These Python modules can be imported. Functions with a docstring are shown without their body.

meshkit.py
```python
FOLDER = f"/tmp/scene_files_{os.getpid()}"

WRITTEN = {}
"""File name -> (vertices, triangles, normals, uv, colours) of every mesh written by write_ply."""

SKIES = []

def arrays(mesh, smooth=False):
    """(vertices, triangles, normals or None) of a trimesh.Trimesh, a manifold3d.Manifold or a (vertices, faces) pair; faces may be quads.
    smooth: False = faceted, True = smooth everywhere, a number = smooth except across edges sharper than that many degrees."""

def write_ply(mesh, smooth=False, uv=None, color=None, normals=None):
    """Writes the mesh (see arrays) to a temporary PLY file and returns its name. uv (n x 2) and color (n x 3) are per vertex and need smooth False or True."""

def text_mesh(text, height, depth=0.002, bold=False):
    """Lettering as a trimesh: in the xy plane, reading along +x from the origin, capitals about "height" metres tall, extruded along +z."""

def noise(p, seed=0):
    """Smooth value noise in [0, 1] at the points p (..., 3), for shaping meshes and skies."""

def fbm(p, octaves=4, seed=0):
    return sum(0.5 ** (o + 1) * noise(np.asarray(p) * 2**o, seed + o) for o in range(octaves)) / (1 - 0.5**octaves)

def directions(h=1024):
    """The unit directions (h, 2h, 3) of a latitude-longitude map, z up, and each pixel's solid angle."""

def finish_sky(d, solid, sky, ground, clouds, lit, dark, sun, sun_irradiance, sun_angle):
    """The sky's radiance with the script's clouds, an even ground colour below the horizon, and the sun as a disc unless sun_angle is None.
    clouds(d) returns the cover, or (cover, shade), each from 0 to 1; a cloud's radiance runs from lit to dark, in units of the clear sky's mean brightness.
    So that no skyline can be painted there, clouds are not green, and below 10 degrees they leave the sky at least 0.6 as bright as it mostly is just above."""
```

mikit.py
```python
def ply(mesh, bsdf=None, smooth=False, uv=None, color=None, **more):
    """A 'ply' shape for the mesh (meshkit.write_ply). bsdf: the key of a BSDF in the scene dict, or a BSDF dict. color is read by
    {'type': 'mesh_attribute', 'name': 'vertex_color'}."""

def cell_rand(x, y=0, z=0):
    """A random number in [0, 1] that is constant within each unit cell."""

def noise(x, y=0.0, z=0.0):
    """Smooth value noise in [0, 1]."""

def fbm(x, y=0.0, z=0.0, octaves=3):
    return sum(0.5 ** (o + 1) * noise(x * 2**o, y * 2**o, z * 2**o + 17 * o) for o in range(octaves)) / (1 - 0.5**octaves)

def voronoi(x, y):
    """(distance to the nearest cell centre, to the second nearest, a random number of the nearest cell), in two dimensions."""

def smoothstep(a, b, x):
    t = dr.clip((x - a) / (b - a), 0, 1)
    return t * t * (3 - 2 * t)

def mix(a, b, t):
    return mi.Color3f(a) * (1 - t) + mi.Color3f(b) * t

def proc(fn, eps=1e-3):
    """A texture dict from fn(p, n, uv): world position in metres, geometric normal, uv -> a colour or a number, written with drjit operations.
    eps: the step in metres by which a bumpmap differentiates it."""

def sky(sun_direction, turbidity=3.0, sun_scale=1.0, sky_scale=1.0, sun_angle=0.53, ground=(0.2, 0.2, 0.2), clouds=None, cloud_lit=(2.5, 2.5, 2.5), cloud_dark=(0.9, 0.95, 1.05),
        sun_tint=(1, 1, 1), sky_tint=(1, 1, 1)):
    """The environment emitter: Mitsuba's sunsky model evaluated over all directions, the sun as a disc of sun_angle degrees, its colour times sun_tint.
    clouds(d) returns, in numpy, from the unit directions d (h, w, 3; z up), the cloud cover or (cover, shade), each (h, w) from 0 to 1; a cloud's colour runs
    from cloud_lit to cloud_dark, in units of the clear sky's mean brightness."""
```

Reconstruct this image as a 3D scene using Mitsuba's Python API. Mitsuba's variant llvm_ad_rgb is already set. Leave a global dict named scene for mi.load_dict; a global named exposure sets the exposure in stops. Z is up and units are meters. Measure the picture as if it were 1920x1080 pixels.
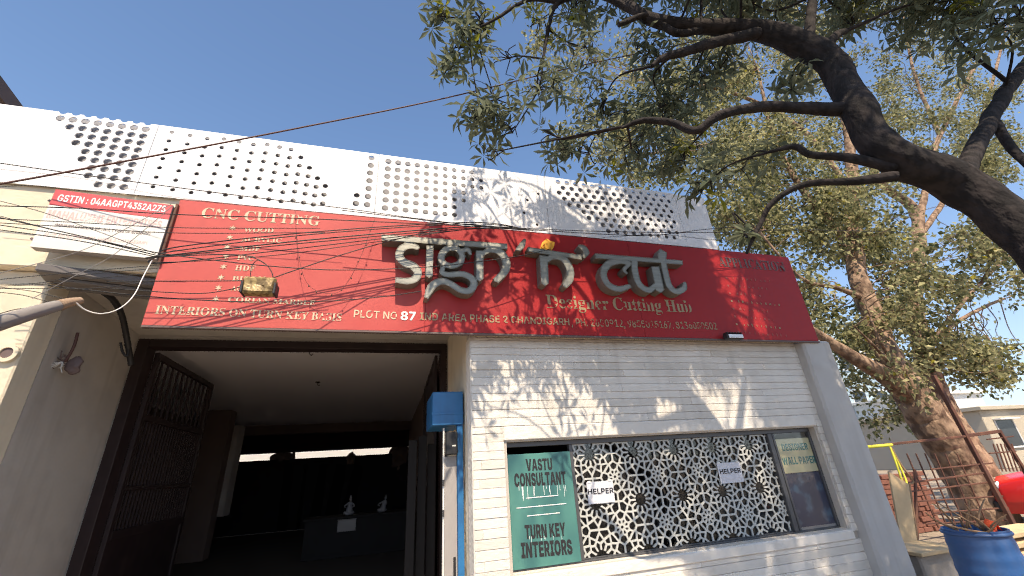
import math, glob, random
import numpy as np, trimesh, drjit as dr, mitsuba as mi, mikit, meshkit
from shapely.geometry import Polygon, LineString, Point, MultiPolygon, box as sbox
from shapely.ops import unary_union
from shapely import affinity
from scipy.spatial import Voronoi
from mikit import proc, noise, fbm, smoothstep, mix

T = mi.ScalarTransform4f
scene, labels = {}, {}
RNG = np.random.default_rng(7)
random.seed(7)

# ------------------------------------------------------------------ camera, sky, exposure
FPX, YAW, PITCH, ROLL = 773.28, math.radians(17.0235), math.radians(23.3916), math.radians(-3.7921)
EYE = np.array([0.0, 0.0, 1.6])
def _cam():
    cy, sy, cp, sp, cr, sr = math.cos(YAW), math.sin(YAW), math.cos(PITCH), math.sin(PITCH), math.cos(ROLL), math.sin(ROLL)
    F = np.array([sy*cp, cy*cp, sp]); R0 = np.array([cy, -sy, 0.0]); U0 = np.cross(R0, F)
    return R0*cr + U0*sr, U0*cr - R0*sr, F
CR, CU, CF = _cam()
scene['camera'] = {'type': 'perspective', 'fov_axis': 'x', 'fov': 2*math.degrees(math.atan(960/FPX)), 'near_clip': 0.05, 'far_clip': 900.0,
                   'to_world': T().look_at(origin=EYE.tolist(), target=(EYE+CF).tolist(), up=CU.tolist())}
scene['sky'] = mikit.sky((-0.10, -1.0, 1.4), turbidity=3.0, sky_scale=1.32, sky_tint=(1.12, 1.02, 0.95), ground=(0.21, 0.18, 0.15))
exposure = 2.25

def ray(px, py):
    return CR*(px-960)/FPX - CU*(py-540)/FPX + CF
def at(px, py, Y):                       # the point of the vertical plane y = Y that is seen at that pixel of the photograph
    d = ray(px, py); return EYE + d*Y/d[1]

# ------------------------------------------------------------------ materials
def mat(key, color, rough=0.7, bump=None, scale=0.004, eps=2e-3, **kw):
    c = {'type': 'rgb', 'value': list(color)} if isinstance(color, (tuple, list)) else proc(color)
    b = {'type': 'principled', 'base_color': c, 'roughness': rough, **kw}
    if bump is not None:
        b = {'type': 'bumpmap', 'arbitrary': proc(bump, eps), 'scale': scale, 'bsdf': b}
    scene[key] = {'type': 'twosided', 'bsdf': b}
    return key
def weather(a, b, f=1.6, streak=0.5, dirt=(0.25, 0.22, 0.18), amount=0.25):
    def fn(p, n, uv):
        t = fbm(p.x*f, p.y*f, p.z*f, 4)
        s = smoothstep(0.52, 0.8, fbm(p.x*9, p.y*9, p.z*0.7, 3))
        g = noise(p.x*60, p.y*60, p.z*60)
        c = mix(a, b, smoothstep(0.3, 0.7, t)*0.75 + g*0.25)
        return mix(c, dirt, s*amount*streak + amount*0.35*smoothstep(0.55, 0.8, fbm(p.x*4+7, p.y*4, p.z*4, 3)))
    return fn
rough_bump = lambda p, n, uv: fbm(p.x*14, p.y*14, p.z*14, 4)
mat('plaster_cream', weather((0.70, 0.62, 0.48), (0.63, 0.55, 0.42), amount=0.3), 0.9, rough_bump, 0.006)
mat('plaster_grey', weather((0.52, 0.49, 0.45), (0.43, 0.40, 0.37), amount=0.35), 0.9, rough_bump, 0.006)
mat('paint_brick', weather((0.74, 0.70, 0.64), (0.66, 0.625, 0.57), f=3.0, amount=0.35), 0.85, lambda p, n, uv: fbm(p.x*25, p.y*25, p.z*40, 4), 0.006)
mat('paint_brick_dull', weather((0.68, 0.64, 0.58), (0.60, 0.565, 0.51), f=3.0, amount=0.4), 0.88, lambda p, n, uv: fbm(p.x*25+3, p.y*25, p.z*40, 4), 0.006)
mat('mortar', (0.46, 0.42, 0.37), 0.95)
mat('plaster_pier', weather((0.50, 0.485, 0.465), (0.43, 0.415, 0.395), f=1.3, amount=0.35), 0.9, rough_bump, 0.006)
mat('panel_white', weather((0.80, 0.80, 0.81), (0.77, 0.77, 0.78), f=0.9, dirt=(0.5, 0.47, 0.42), amount=0.12), 0.42)
mat('panel_back', (0.30, 0.305, 0.33), 0.9)
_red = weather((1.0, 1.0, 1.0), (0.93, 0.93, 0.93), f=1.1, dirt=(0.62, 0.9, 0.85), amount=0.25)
mat('sign_red', lambda p, n, uv: _red(p, n, uv)*mix((0.52, 0.105, 0.095), (0.36, 0.022, 0.024), smoothstep(-1.2, 1.4, p.x+(fbm(p.x*1.5, 0.0, p.z*1.5, 3)-0.5)*1.6)), 0.5, specular=0.22)  # left bleached; sunlit paleness there and shade at right also put into the red
mat('sign_red_dark', weather((0.28, 0.024, 0.03), (0.25, 0.02, 0.026), f=1.1, dirt=(0.25, 0.06, 0.05), amount=0.25), 0.42)
mat('print_cream', (0.56, 0.45, 0.32), 0.6)
mat('print_gold', (0.32, 0.23, 0.13), 0.5)
mat('print_faded', (0.34, 0.09, 0.075), 0.6)
mat('print_white', (0.75, 0.75, 0.75), 0.5)
mat('print_black', (0.02, 0.02, 0.022), 0.5)
mat('print_dark', (0.13, 0.09, 0.085), 0.6)
mat('steel_letter', lambda p, n, uv: mix((0.20, 0.20, 0.175), (0.34, 0.34, 0.30), fbm(p.x*6, p.y*6, p.z*40, 3)), 0.48, lambda p, n, uv: noise(p.x*30, p.y*30, p.z*260), 0.0004, 4e-4, metallic=0.45)
mat('steel_side', (0.15, 0.15, 0.13), 0.5)
mat('emblem_orange', (0.75, 0.36, 0.03), 0.55)
mat('gate_maroon', weather((0.030, 0.017, 0.018), (0.022, 0.013, 0.014), f=6.0, dirt=(0.08, 0.05, 0.04), amount=0.3), 0.5)
mat('ceiling_paint', (0.64, 0.62, 0.65), 0.9)
mat('ledge_grey', (0.15, 0.14, 0.14), 0.9)
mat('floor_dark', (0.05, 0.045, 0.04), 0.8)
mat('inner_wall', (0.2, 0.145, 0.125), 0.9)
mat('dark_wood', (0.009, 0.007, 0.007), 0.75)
mat('blue_paint', weather((0.03, 0.17, 0.40), (0.025, 0.13, 0.33), f=5.0, dirt=(0.03, 0.05, 0.09), amount=0.4), 0.4)
mat('cable_black', (0.018, 0.017, 0.018), 0.5)
mat('cable_brown', (0.10, 0.045, 0.035), 0.6)
mat('cable_grey', (0.22, 0.21, 0.21), 0.55)
mat('cable_white', (0.72, 0.70, 0.66), 0.5)
mat('board_white', (0.68, 0.66, 0.61), 0.5)
mat('board_grey', (0.33, 0.31, 0.30), 0.6)
mat('header_red', (0.55, 0.075, 0.085), 0.5)
mat('print_pink', (0.6, 0.42, 0.4), 0.6)
mat('brass_tape', lambda p, n, uv: mix((0.36, 0.26, 0.11), (0.17, 0.115, 0.05), smoothstep(0.4, 0.65, fbm(p.x*40, p.y*40, p.z*12, 3))), 0.42, lambda p, n, uv: fbm(p.x*30, p.y*30, p.z*30, 3), 0.006, metallic=0.2)
mat('teal_film', lambda p, n, uv: mix((0.085, 0.235, 0.205), (0.03, 0.105, 0.115), smoothstep(0.32, 0.72, fbm(p.x*3.4, 0.0, p.z*1.1, 3))), 0.3)
mat('film_cream', (0.46, 0.43, 0.26), 0.4)
mat('print_teal', (0.04, 0.16, 0.15), 0.5)
mat('jali_white', weather((0.50, 0.505, 0.48), (0.44, 0.445, 0.42), f=2.0, amount=0.1), 0.6)
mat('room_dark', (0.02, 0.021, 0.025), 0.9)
mat('poster_navy', lambda p, n, uv: mix((0.012, 0.02, 0.06), (0.05, 0.10, 0.16), smoothstep(0.5, 0.75, fbm(p.x*9, p.y*9, p.z*7, 4))), 0.25)
mat('alu_frame', (0.10, 0.10, 0.105), 0.4, metallic=0.4)
mat('paper', (0.62, 0.62, 0.66), 0.7)
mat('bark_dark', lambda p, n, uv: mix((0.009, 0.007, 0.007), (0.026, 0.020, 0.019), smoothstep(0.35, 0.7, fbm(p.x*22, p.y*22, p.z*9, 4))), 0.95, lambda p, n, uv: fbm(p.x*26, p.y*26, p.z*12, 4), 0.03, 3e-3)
mat('bark_tan', lambda p, n, uv: mix((0.34, 0.235, 0.16), (0.12, 0.075, 0.05), smoothstep(0.3, 0.7, fbm(p.x*11, p.y*11, p.z*5, 5))), 0.9, lambda p, n, uv: fbm(p.x*22, p.y*22, p.z*9, 5), 0.05, 4e-3)
mat('rust_iron', weather((0.13, 0.055, 0.035), (0.08, 0.035, 0.025), f=9.0, dirt=(0.25, 0.12, 0.07), amount=0.5), 0.75)
mat('strap_yellow', (0.62, 0.60, 0.06), 0.6)
mat('drum_blue', weather((0.025, 0.09, 0.26), (0.02, 0.075, 0.22), f=4.0, dirt=(0.20, 0.20, 0.22), amount=0.25), 0.42)
mat('concrete', weather((0.38, 0.34, 0.30), (0.26, 0.23, 0.20), f=4.0, amount=0.4), 0.95, rough_bump, 0.012)
mat('plywood', weather((0.52, 0.40, 0.24), (0.46, 0.34, 0.20), f=5.0), 0.75)
mat('brick_red', (0.20, 0.085, 0.06), 0.92)
mat('stick_wood', (0.27, 0.17, 0.1), 0.85)
mat('cloth_orange', (0.75, 0.10, 0.03), 0.9)
mat('car_red', (0.55, 0.012, 0.012), 0.25, clearcoat=1.0, clearcoat_gloss=0.92)
mat('car_trim', (0.02, 0.02, 0.022), 0.5)
mat('lamp_clear', (0.7, 0.72, 0.75), 0.12, specular=0.8)
mat('dirt', lambda p, n, uv: mix((0.25, 0.21, 0.165), (0.18, 0.15, 0.12), fbm(p.x*1.3, p.y*1.3, 0.0, 5)), 0.95, lambda p, n, uv: fbm(p.x*12, p.y*12, 0.0, 4), 0.03)
mat('asphalt', lambda p, n, uv: mix((0.11, 0.10, 0.088), (0.16, 0.145, 0.125), fbm(p.x*2.3, p.y*2.3, 0.0, 5)), 0.9, lambda p, n, uv: noise(p.x*120, p.y*120, 0.0), 0.006)
mat('house_cream', (0.44, 0.39, 0.31), 0.9)
mat('house_white', (0.62, 0.63, 0.64), 0.9)
mat('house_blue', (0.32, 0.42, 0.49), 0.9)
mat('window_dark', (0.04, 0.05, 0.06), 0.15)
mat('roof_brown', (0.085, 0.06, 0.055), 0.8)
mat('pipe_grey', (0.2, 0.185, 0.175), 0.7)
mat('rope_tan', (0.29, 0.2, 0.135), 0.85)
mat('plaster_statue', (0.30, 0.30, 0.32), 0.5)
scene['pane_glass'] = {'type': 'thindielectric', 'int_ior': 1.5}
def leafmat(key, rough, trans):
    scene[key] = {'type': 'principledthin', 'base_color': {'type': 'mesh_attribute', 'name': 'vertex_color'}, 'roughness': rough, 'diff_trans': trans, 'spec_trans': 0.0, 'eta': 1.4}
leafmat('leaf_front', 0.34, 0.9)
leafmat('leaf_back', 0.3, 0.9)

# ------------------------------------------------------------------ mesh helpers
def put(key, mesh, bsdf, smooth=False, **kw):
    scene[key] = mikit.ply(mesh, bsdf, smooth, **kw); return key
_taken = {}
def num(key):
    n = _taken.get(key, 0); _taken[key] = n+1
    return key if n == 0 else f'{key}_{n:03d}'
def part(parent, name, mesh, bsdf, smooth=False, **kw):
    return put(num(parent+'__'+name), mesh, bsdf, smooth, **kw)
def thing(name, label, cat, group=None):
    k = num(name); labels[k] = {'label': label, 'category': cat}
    if group: labels[k]['group'] = group
    return k
def cat(*m):
    return trimesh.util.concatenate([x for a in m for x in (a if isinstance(a, (list, tuple)) else [a])])
def cbox(x0, x1, y0, y1, z0, z1, c=0.006):
    x0, x1 = min(x0, x1), max(x0, x1); y0, y1 = min(y0, y1), max(y0, y1); z0, z1 = min(z0, z1), max(z0, z1)
    c = min(c, (x1-x0)*0.4, (y1-y0)*0.4, (z1-z0)*0.4)
    pts = []
    for sx in (0, 1):
        for sy in (0, 1):
            for sz in (0, 1):
                for k in range(3):
                    d = [c, c, c]; d[k] = 0
                    pts.append([(x0+d[0], x1-d[0])[sx], (y0+d[1], y1-d[1])[sy], (z0+d[2], z1-d[2])[sz]])
    return trimesh.convex.convex_hull(np.array(pts))
def bar(p, q, w, h=None, c=0.003, up=(0, 0, 1)):
    p, q = np.array(p, float), np.array(q, float); h = h or w
    L = np.linalg.norm(q-p); d = (q-p)/L
    a = np.cross(up, d); a = a/np.linalg.norm(a) if np.linalg.norm(a) > 1e-4 else np.array([1.0, 0, 0]); b = np.cross(d, a)
    m = cbox(-w/2, w/2, -h/2, h/2, 0, L, c); M = np.eye(4); M[:3, 0], M[:3, 1], M[:3, 2], M[:3, 3] = a, b, d, p
    m.apply_transform(M); return m
def spline(P, n):
    P = np.array(P, float)
    if len(P) < 3:
        t = np.linspace(0, 1, n)[:, None]; return P[0]*(1-t)+P[-1]*t
    Q = np.vstack([2*P[0]-P[1], P, 2*P[-1]-P[-2]]); out = []
    s = np.linspace(0, len(P)-1-1e-9, n)
    for v in s:
        i = int(v); t = v-i; a, b, c, d = Q[i:i+4]
        out.append(0.5*((2*b)+(-a+c)*t+(2*a-5*b+4*c-d)*t*t+(-a+3*b-3*c+d)*t**3))
    return np.array(out)
def tube(P, R, sides=6, bumps=0.0, seed=0, freq=8.0):
    P = np.asarray(P, float); R = np.broadcast_to(np.asarray(R, float), (len(P),))
    t = np.gradient(P, axis=0); t /= np.linalg.norm(t, axis=1, keepdims=True)+1e-12
    a = np.cross(t[0], [0, 0, 1.0] if abs(t[0, 2]) < 0.9 else [1.0, 0, 0]); a /= np.linalg.norm(a)
    A = []
    for k in range(len(P)):
        a = a-t[k]*(a@t[k]); a /= np.linalg.norm(a); A.append(a)
    A = np.array(A); B = np.cross(t, A)
    ang = np.arange(sides)*2*np.pi/sides
    ring = np.cos(ang)[None, :, None]*A[:, None]+np.sin(ang)[None, :, None]*B[:, None]
    rr = np.broadcast_to(R[:, None], (len(P), sides)).copy()
    if bumps:
        rr *= 1+bumps*(meshkit.fbm((P[:, None]+ring*R[:, None, None])*freq, 3, seed)-0.5)*2
    v = (P[:, None]+rr[..., None]*ring).reshape(-1, 3)
    i, j = np.meshgrid(np.arange(len(P)-1), np.arange(sides), indexing='ij')
    q = np.stack([i*sides+j, i*sides+(j+1) % sides, (i+1)*sides+(j+1) % sides, (i+1)*sides+j], -1).reshape(-1, 4)
    f = np.vstack([q[:, [0, 1, 2]], q[:, [0, 2, 3]]])
    n = len(v); v = np.vstack([v, P[0], P[-1]]); k = np.arange(sides)
    f = np.vstack([f, np.stack([np.full(sides, n), (k+1) % sides, k], 1), np.stack([np.full(sides, n+1), (len(P)-1)*sides+k, (len(P)-1)*sides+(k+1) % sides], 1)])
    return trimesh.Trimesh(v, f, process=False)

class Plane:                                             # a vertical face: u along it, z up, n towards the street
    def __init__(s, O, U):
        s.O = np.array(O, float); s.U = np.array([U[0], U[1], 0.0]); s.U /= np.linalg.norm(s.U); s.V = np.array([0, 0, 1.0]); s.N = np.cross(s.U, s.V)
    def uv(s, px, py):
        d = ray(px, py); t = ((s.O-EYE)@s.N)/(d@s.N); p = EYE+d*t-s.O
        return np.array([p@s.U, p@s.V])
    def off(s, d): return Plane(s.O+s.N*d, s.U[:2])
    def place(s, m, d=0.0):
        M = np.eye(4); M[:3, 0], M[:3, 1], M[:3, 2], M[:3, 3] = s.U, s.V, s.N, s.O+s.N*d
        m.apply_transform(M); return m
def polys(g):
    return [p for p in getattr(g, 'geoms', [g]) if p.geom_type == 'Polygon' and p.area > 1e-9]
def extrude(g, depth):
    return cat([trimesh.creation.extrude_polygon(p, depth, engine='earcut') for p in polys(g)])
FONTS = glob.glob('/opt/blender-*/*/datafiles/fonts')[0]+'/'
def serif(t, base=0x1D400):
    return ''.join(chr(base+ord(c)-65) if 'A' <= c <= 'Z' else chr(base+26+ord(c)-97) if 'a' <= c <= 'z' else chr(0x1D7CE+ord(c)-48) if c.isdigit() else c for c in t)
_glyph = {}
def glyphs(text, font='sans', weight=700):
    """the lettering's outline, baseline at y = 0, capitals 1 high, from x = 0 to its width"""
    from PIL import Image, ImageDraw, ImageFont
    if (text, font, weight) in _glyph: return _glyph[text, font, weight]
    f = ImageFont.truetype(FONTS+('Inter.woff2' if font == 'sans' else 'NotoSansMath-Regular.woff2'), 110)
    if font == 'sans': f.set_variation_by_axes([14, weight])
    s = text if font == 'sans' else serif(text)
    x0, y0, x1, y1 = f.getbbox(s, anchor='ls')
    im = Image.new('L', (x1-x0+8, y1-y0+8)); ImageDraw.Draw(im).text((4-x0, 4-y0), s, 255, f, anchor='ls')
    on = np.pad(np.asarray(im) > 127, ((0, 0), (1, 1))).astype(np.int8)
    r, st = np.nonzero(np.diff(on, axis=1) == 1); en = np.nonzero(np.diff(on, axis=1) == -1)[1]
    g = unary_union([sbox(a, -q-1, b, -q) for q, a, b in zip(r, st, en)]).buffer(0.7).buffer(-0.7).simplify(0.8)
    cap = 110*(0.727 if font == 'sans' else 0.68)
    g = affinity.affine_transform(g, [1/cap, 0, 0, 1/cap, -4/cap, (4-y0)/cap])
    g = affinity.translate(g, -g.bounds[0], 0)
    _glyph[text, font, weight] = g; return g
def lettering(plane, text, L, R, top, depth=0.003, font='sans', weight=700, slant=0.0, wear=0.0):
    """text on a plane, its baseline from the point L to R, capitals up to the point top (all seen in the photograph)"""
    g = glyphs(text, font, weight); l, r, t = plane.uv(*L), plane.uv(*R), plane.uv(*top)
    w = g.bounds[2]; ux = (r-l)/w; h = (t-l)[1]-(t-l)[0]*(r-l)[1]/(r-l)[0]
    g = affinity.affine_transform(g, [ux[0], slant*h, ux[1], h, l[0], l[1]])
    if wear:
        rr = np.random.default_rng(len(text)*31+int(L[0])); b = g.bounds; holes = []
        for _ in range(int(wear*40*len(text)/10)):
            x, y = rr.uniform(b[0], b[2]), rr.uniform(b[1], b[3]); s = rr.uniform(0.05, 0.22)*h
            holes.append(affinity.scale(Point(x, y).buffer(s, 3), rr.uniform(0.5, 1.6), rr.uniform(0.3, 1.0)))
        g = g.difference(unary_union(holes))
    return plane.place(extrude(g, depth))

Y0 = 4.3                                                 # the street front of the shop
ZE = EYE[2]
def ax(a, Y): return a*Y
def zc(c, Y): return ZE+c*Y

# ------------------------------------------------------------------ ground
def sheet(x0, x1, y0, y1, z, n=2):
    return (np.array([[x0, y0, z], [x1, y0, z], [x1, y1, z], [x0, y1, z]], float), np.array([[0, 1, 2, 3]]))
put('ground', sheet(-400, 400, -400, 400, 0.0), 'dirt'); labels['ground'] = {'label': 'dusty bare earth around the buildings and under the trees', 'kind': 'structure'}
put('road', sheet(-60, 60, -9.0, 1.2, 0.004), 'asphalt'); labels['road'] = {'label': 'worn asphalt street in front of the shop', 'kind': 'structure'}
labels['sky'] = {'label': 'clear blue sky over the roofs', 'kind': 'structure'}

# ------------------------------------------------------------------ shop building
shop = thing('shop_building', 'single storey shop with a whitewashed brick front, open gateway and cream upper wall', 'shop')
XW0, XW1 = 0.805, 5.36                                   # brick front
XP1 = 5.86                                               # outer edge of the corner pier
YG, ZG = 6.2, zc(0.286, 6.2)                             # gate plane
ZSOF = zc(0.431, 4.3)                                    # soffit over the gateway
WX0, WX1, WZ0, WZ1 = 0.266*Y0, 1.222*Y0, zc(-0.212, Y0), zc(0.057, Y0)   # window opening
ZT = 5.05
XPE = 1.056*4.16-0.03
rz0_ = zc(0.3205, 4.14)
wl = []
# core walls of the right wing, behind the bricks
YB = Y0+0.022
def wall_front():
    outer = sbox(XW0, 0.0, XW1+0.05, 3.6); hole = sbox(WX0+0.012, WZ0+0.012, WX1-0.012, WZ1-0.012)
    m = extrude(outer.difference(hole), 0.22)
    M = np.eye(4); M[:3, 0], M[:3, 1], M[:3, 2], M[:3, 3] = [1, 0, 0], [0, 0, 1], [0, -1, 0], [0, YB+0.22, 0]
    m.apply_transform(M); return m
part(shop, 'brick_wall', wall_front(), 'mortar')
BW = shop+'__brick_wall'
def bricks(x0, x1, z0, z1, course, lo, hi, seed, y=Y0):
    r = np.random.default_rng(seed); z = z0; k = 0
    while z < z1-0.01:
        h = min(course+r.uniform(-0.004, 0.004), z1-z); x = x0; first = True
        while x < x1-0.005:
            L = r.uniform(lo, hi)*(r.uniform(0.3, 1) if first else 1); first = False
            xe = x+L if x+L < x1-0.18 else x1
            g = r.uniform(0.0010, 0.0028); d = r.uniform(-0.004, 0.004)
            part(BW, 'brick', cbox(x+g*0.25, xe-g*0.25, y+d, YB+0.004, z+g, z+h-g, 0.0022), 'paint_brick' if r.random() < 0.66 else 'paint_brick_dull')
            x = xe
        z += h; k += 1
ZBR = zc(0.245, Y0)
bricks(XW0, XW1, WZ1+0.14, 2.93, 0.083, 0.5, 1.6, 1)                      # above the window
bricks(XW0, WX0-0.02, WZ0-0.02, WZ1+0.14, 0.083, 0.16, 0.32, 2)           # left of the window
bricks(WX1+0.02, XW1, WZ0-0.02, WZ1+0.14, 0.083, 0.2, 0.4, 5)
bricks(XW0, XW1, 0.05, WZ0-0.10, 0.083, 0.5, 1.6, 3)                      # below the sill
part(shop, 'window_lintel', cbox(WX0-0.02, WX1+0.02, Y0-0.004, YB+0.02, WZ1+0.002, WZ1+0.138, 0.008), 'paint_brick')
part(shop, 'window_sill', cbox(WX0-0.02, WX1+0.02, Y0-0.018, YB+0.2, WZ0-0.098, WZ0-0.002, 0.01), 'paint_brick')
part(shop, 'plaster_band', cbox(XW0, XW1, Y0-0.003, YB, 2.934, 3.36, 0.006), 'plaster_cream')
part(shop, 'corner_pier', cbox(XW1, XP1, Y0-0.13, Y0+0.6, 0.0, rz0_+0.02, 0.03), 'plaster_pier')
part(shop, 'side_wall', cbox(XP1-0.26, XP1-0.01, Y0+0.6, 16.4, 0, 3.55, 0.01), 'plaster_grey')
part(shop, 'gateway_side_wall', cbox(XW0-0.0, XW0+0.22, YB+0.22, YG+0.02, 0, ZSOF+0.03, 0.008), 'plaster_cream')
part(shop, 'corner_trim', cbox(XW0-0.012, XW0+0.0, Y0-0.002, YB+0.218, 0.05, 2.93, 0.004), 'paint_brick')
# left wing
XL1 = -0.69*Y0
part(shop, 'left_front_wall', cbox(-9.0, XL1, Y0, Y0+0.25, 0, ZSOF-0.003, 0.012), 'plaster_cream')
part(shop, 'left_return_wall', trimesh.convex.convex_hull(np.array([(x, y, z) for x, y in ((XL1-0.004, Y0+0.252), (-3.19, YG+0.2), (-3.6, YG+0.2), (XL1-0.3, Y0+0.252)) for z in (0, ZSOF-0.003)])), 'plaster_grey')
part(shop, 'upper_wall', cbox(-9.0, XPE, Y0+0.024+0.003, Y0+0.25, ZSOF, ZT-0.05, 0.006), 'plaster_cream')
part(shop, 'upper_wall', cbox(-9.0, -2.14, 4.195, Y0+0.026, ZSOF+0.001, zc(0.640, 4.16)+0.03, 0.006), 'plaster_cream')
part(shop, 'parapet_wall', cbox(-9.0, XPE, Y0+0.03, Y0+0.24, ZT-0.047, 5.12, 0.006), 'panel_back')
part(shop, 'backing_sheet', cbox(-8.6, XPE, 4.16+0.055, 4.16+0.065, zc(0.640, 4.16)+0.02, zc(0.855, 4.16)-0.012, 0.002), 'panel_back')
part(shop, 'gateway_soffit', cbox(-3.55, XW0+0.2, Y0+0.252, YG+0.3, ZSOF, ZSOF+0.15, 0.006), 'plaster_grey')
def gate_wall():
    o = sbox(-3.18, 0, XW0+0.2, ZSOF-0.002); h = sbox(-0.504*YG, -1, 0.1235*YG, ZG)
    m = extrude(o.difference(h), 0.2); M = np.eye(4); M[:3, 0], M[:3, 1], M[:3, 2], M[:3, 3] = [1, 0, 0], [0, 0, 1], [0, -1, 0], [0, YG+0.2, 0]
    m.apply_transform(M); return m
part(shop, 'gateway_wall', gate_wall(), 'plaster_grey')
# passage behind the gate
XI0, XI1, YE, YCE = -5.5, 0.79, 18.4, 16.8
ZC = ZG+0.06
part(shop, 'passage_ceiling', cbox(XI0, XW0+0.2, YG+0.2, YCE, ZC, ZC+0.16, 0.004), 'ceiling_paint')
part(shop, 'passage_floor', cbox(XI0, XW0+0.2, YG-0.0, 18.0, 0.006, 0.03, 0.004), 'floor_dark')
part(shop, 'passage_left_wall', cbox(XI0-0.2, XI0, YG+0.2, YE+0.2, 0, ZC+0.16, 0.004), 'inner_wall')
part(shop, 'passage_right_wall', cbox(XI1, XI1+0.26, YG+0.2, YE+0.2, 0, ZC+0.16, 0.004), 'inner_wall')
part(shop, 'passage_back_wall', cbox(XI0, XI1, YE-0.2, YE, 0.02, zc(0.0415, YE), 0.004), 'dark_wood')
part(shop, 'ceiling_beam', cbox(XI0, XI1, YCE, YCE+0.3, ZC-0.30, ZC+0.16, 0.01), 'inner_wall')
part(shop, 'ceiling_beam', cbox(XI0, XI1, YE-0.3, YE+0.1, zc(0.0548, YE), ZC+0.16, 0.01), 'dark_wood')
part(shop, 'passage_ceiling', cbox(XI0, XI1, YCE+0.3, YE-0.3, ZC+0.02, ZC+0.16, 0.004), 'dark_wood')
part(shop, 'roof_slab', cbox(-9.0, XPE, Y0+0.26, YE+0.2, 4.75, 4.9, 0.01), 'concrete')
part(shop, 'passage_pier', cbox(-4.4, -3.87, 13.2, 13.7, 0.9, ZC-0.35, 0.01), 'plaster_grey')
part(shop, 'passage_pier', cbox(-4.6, -4.0, 12.8, 13.2, 0.03, ZC-0.01, 0.01), 'inner_wall')
# room behind the window
part(shop, 'wing_roof', cbox(XPE+0.01, XP1-0.02, Y0+0.27, YE+0.2, 3.56, 3.7, 0.01), 'concrete')
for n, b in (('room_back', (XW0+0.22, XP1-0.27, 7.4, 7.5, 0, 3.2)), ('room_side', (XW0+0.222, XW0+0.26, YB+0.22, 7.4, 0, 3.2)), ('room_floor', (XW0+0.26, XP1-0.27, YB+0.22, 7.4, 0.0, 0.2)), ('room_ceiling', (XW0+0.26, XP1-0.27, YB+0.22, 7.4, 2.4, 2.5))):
    part(shop, n, cbox(*b, 0.003), 'room_dark')
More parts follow.
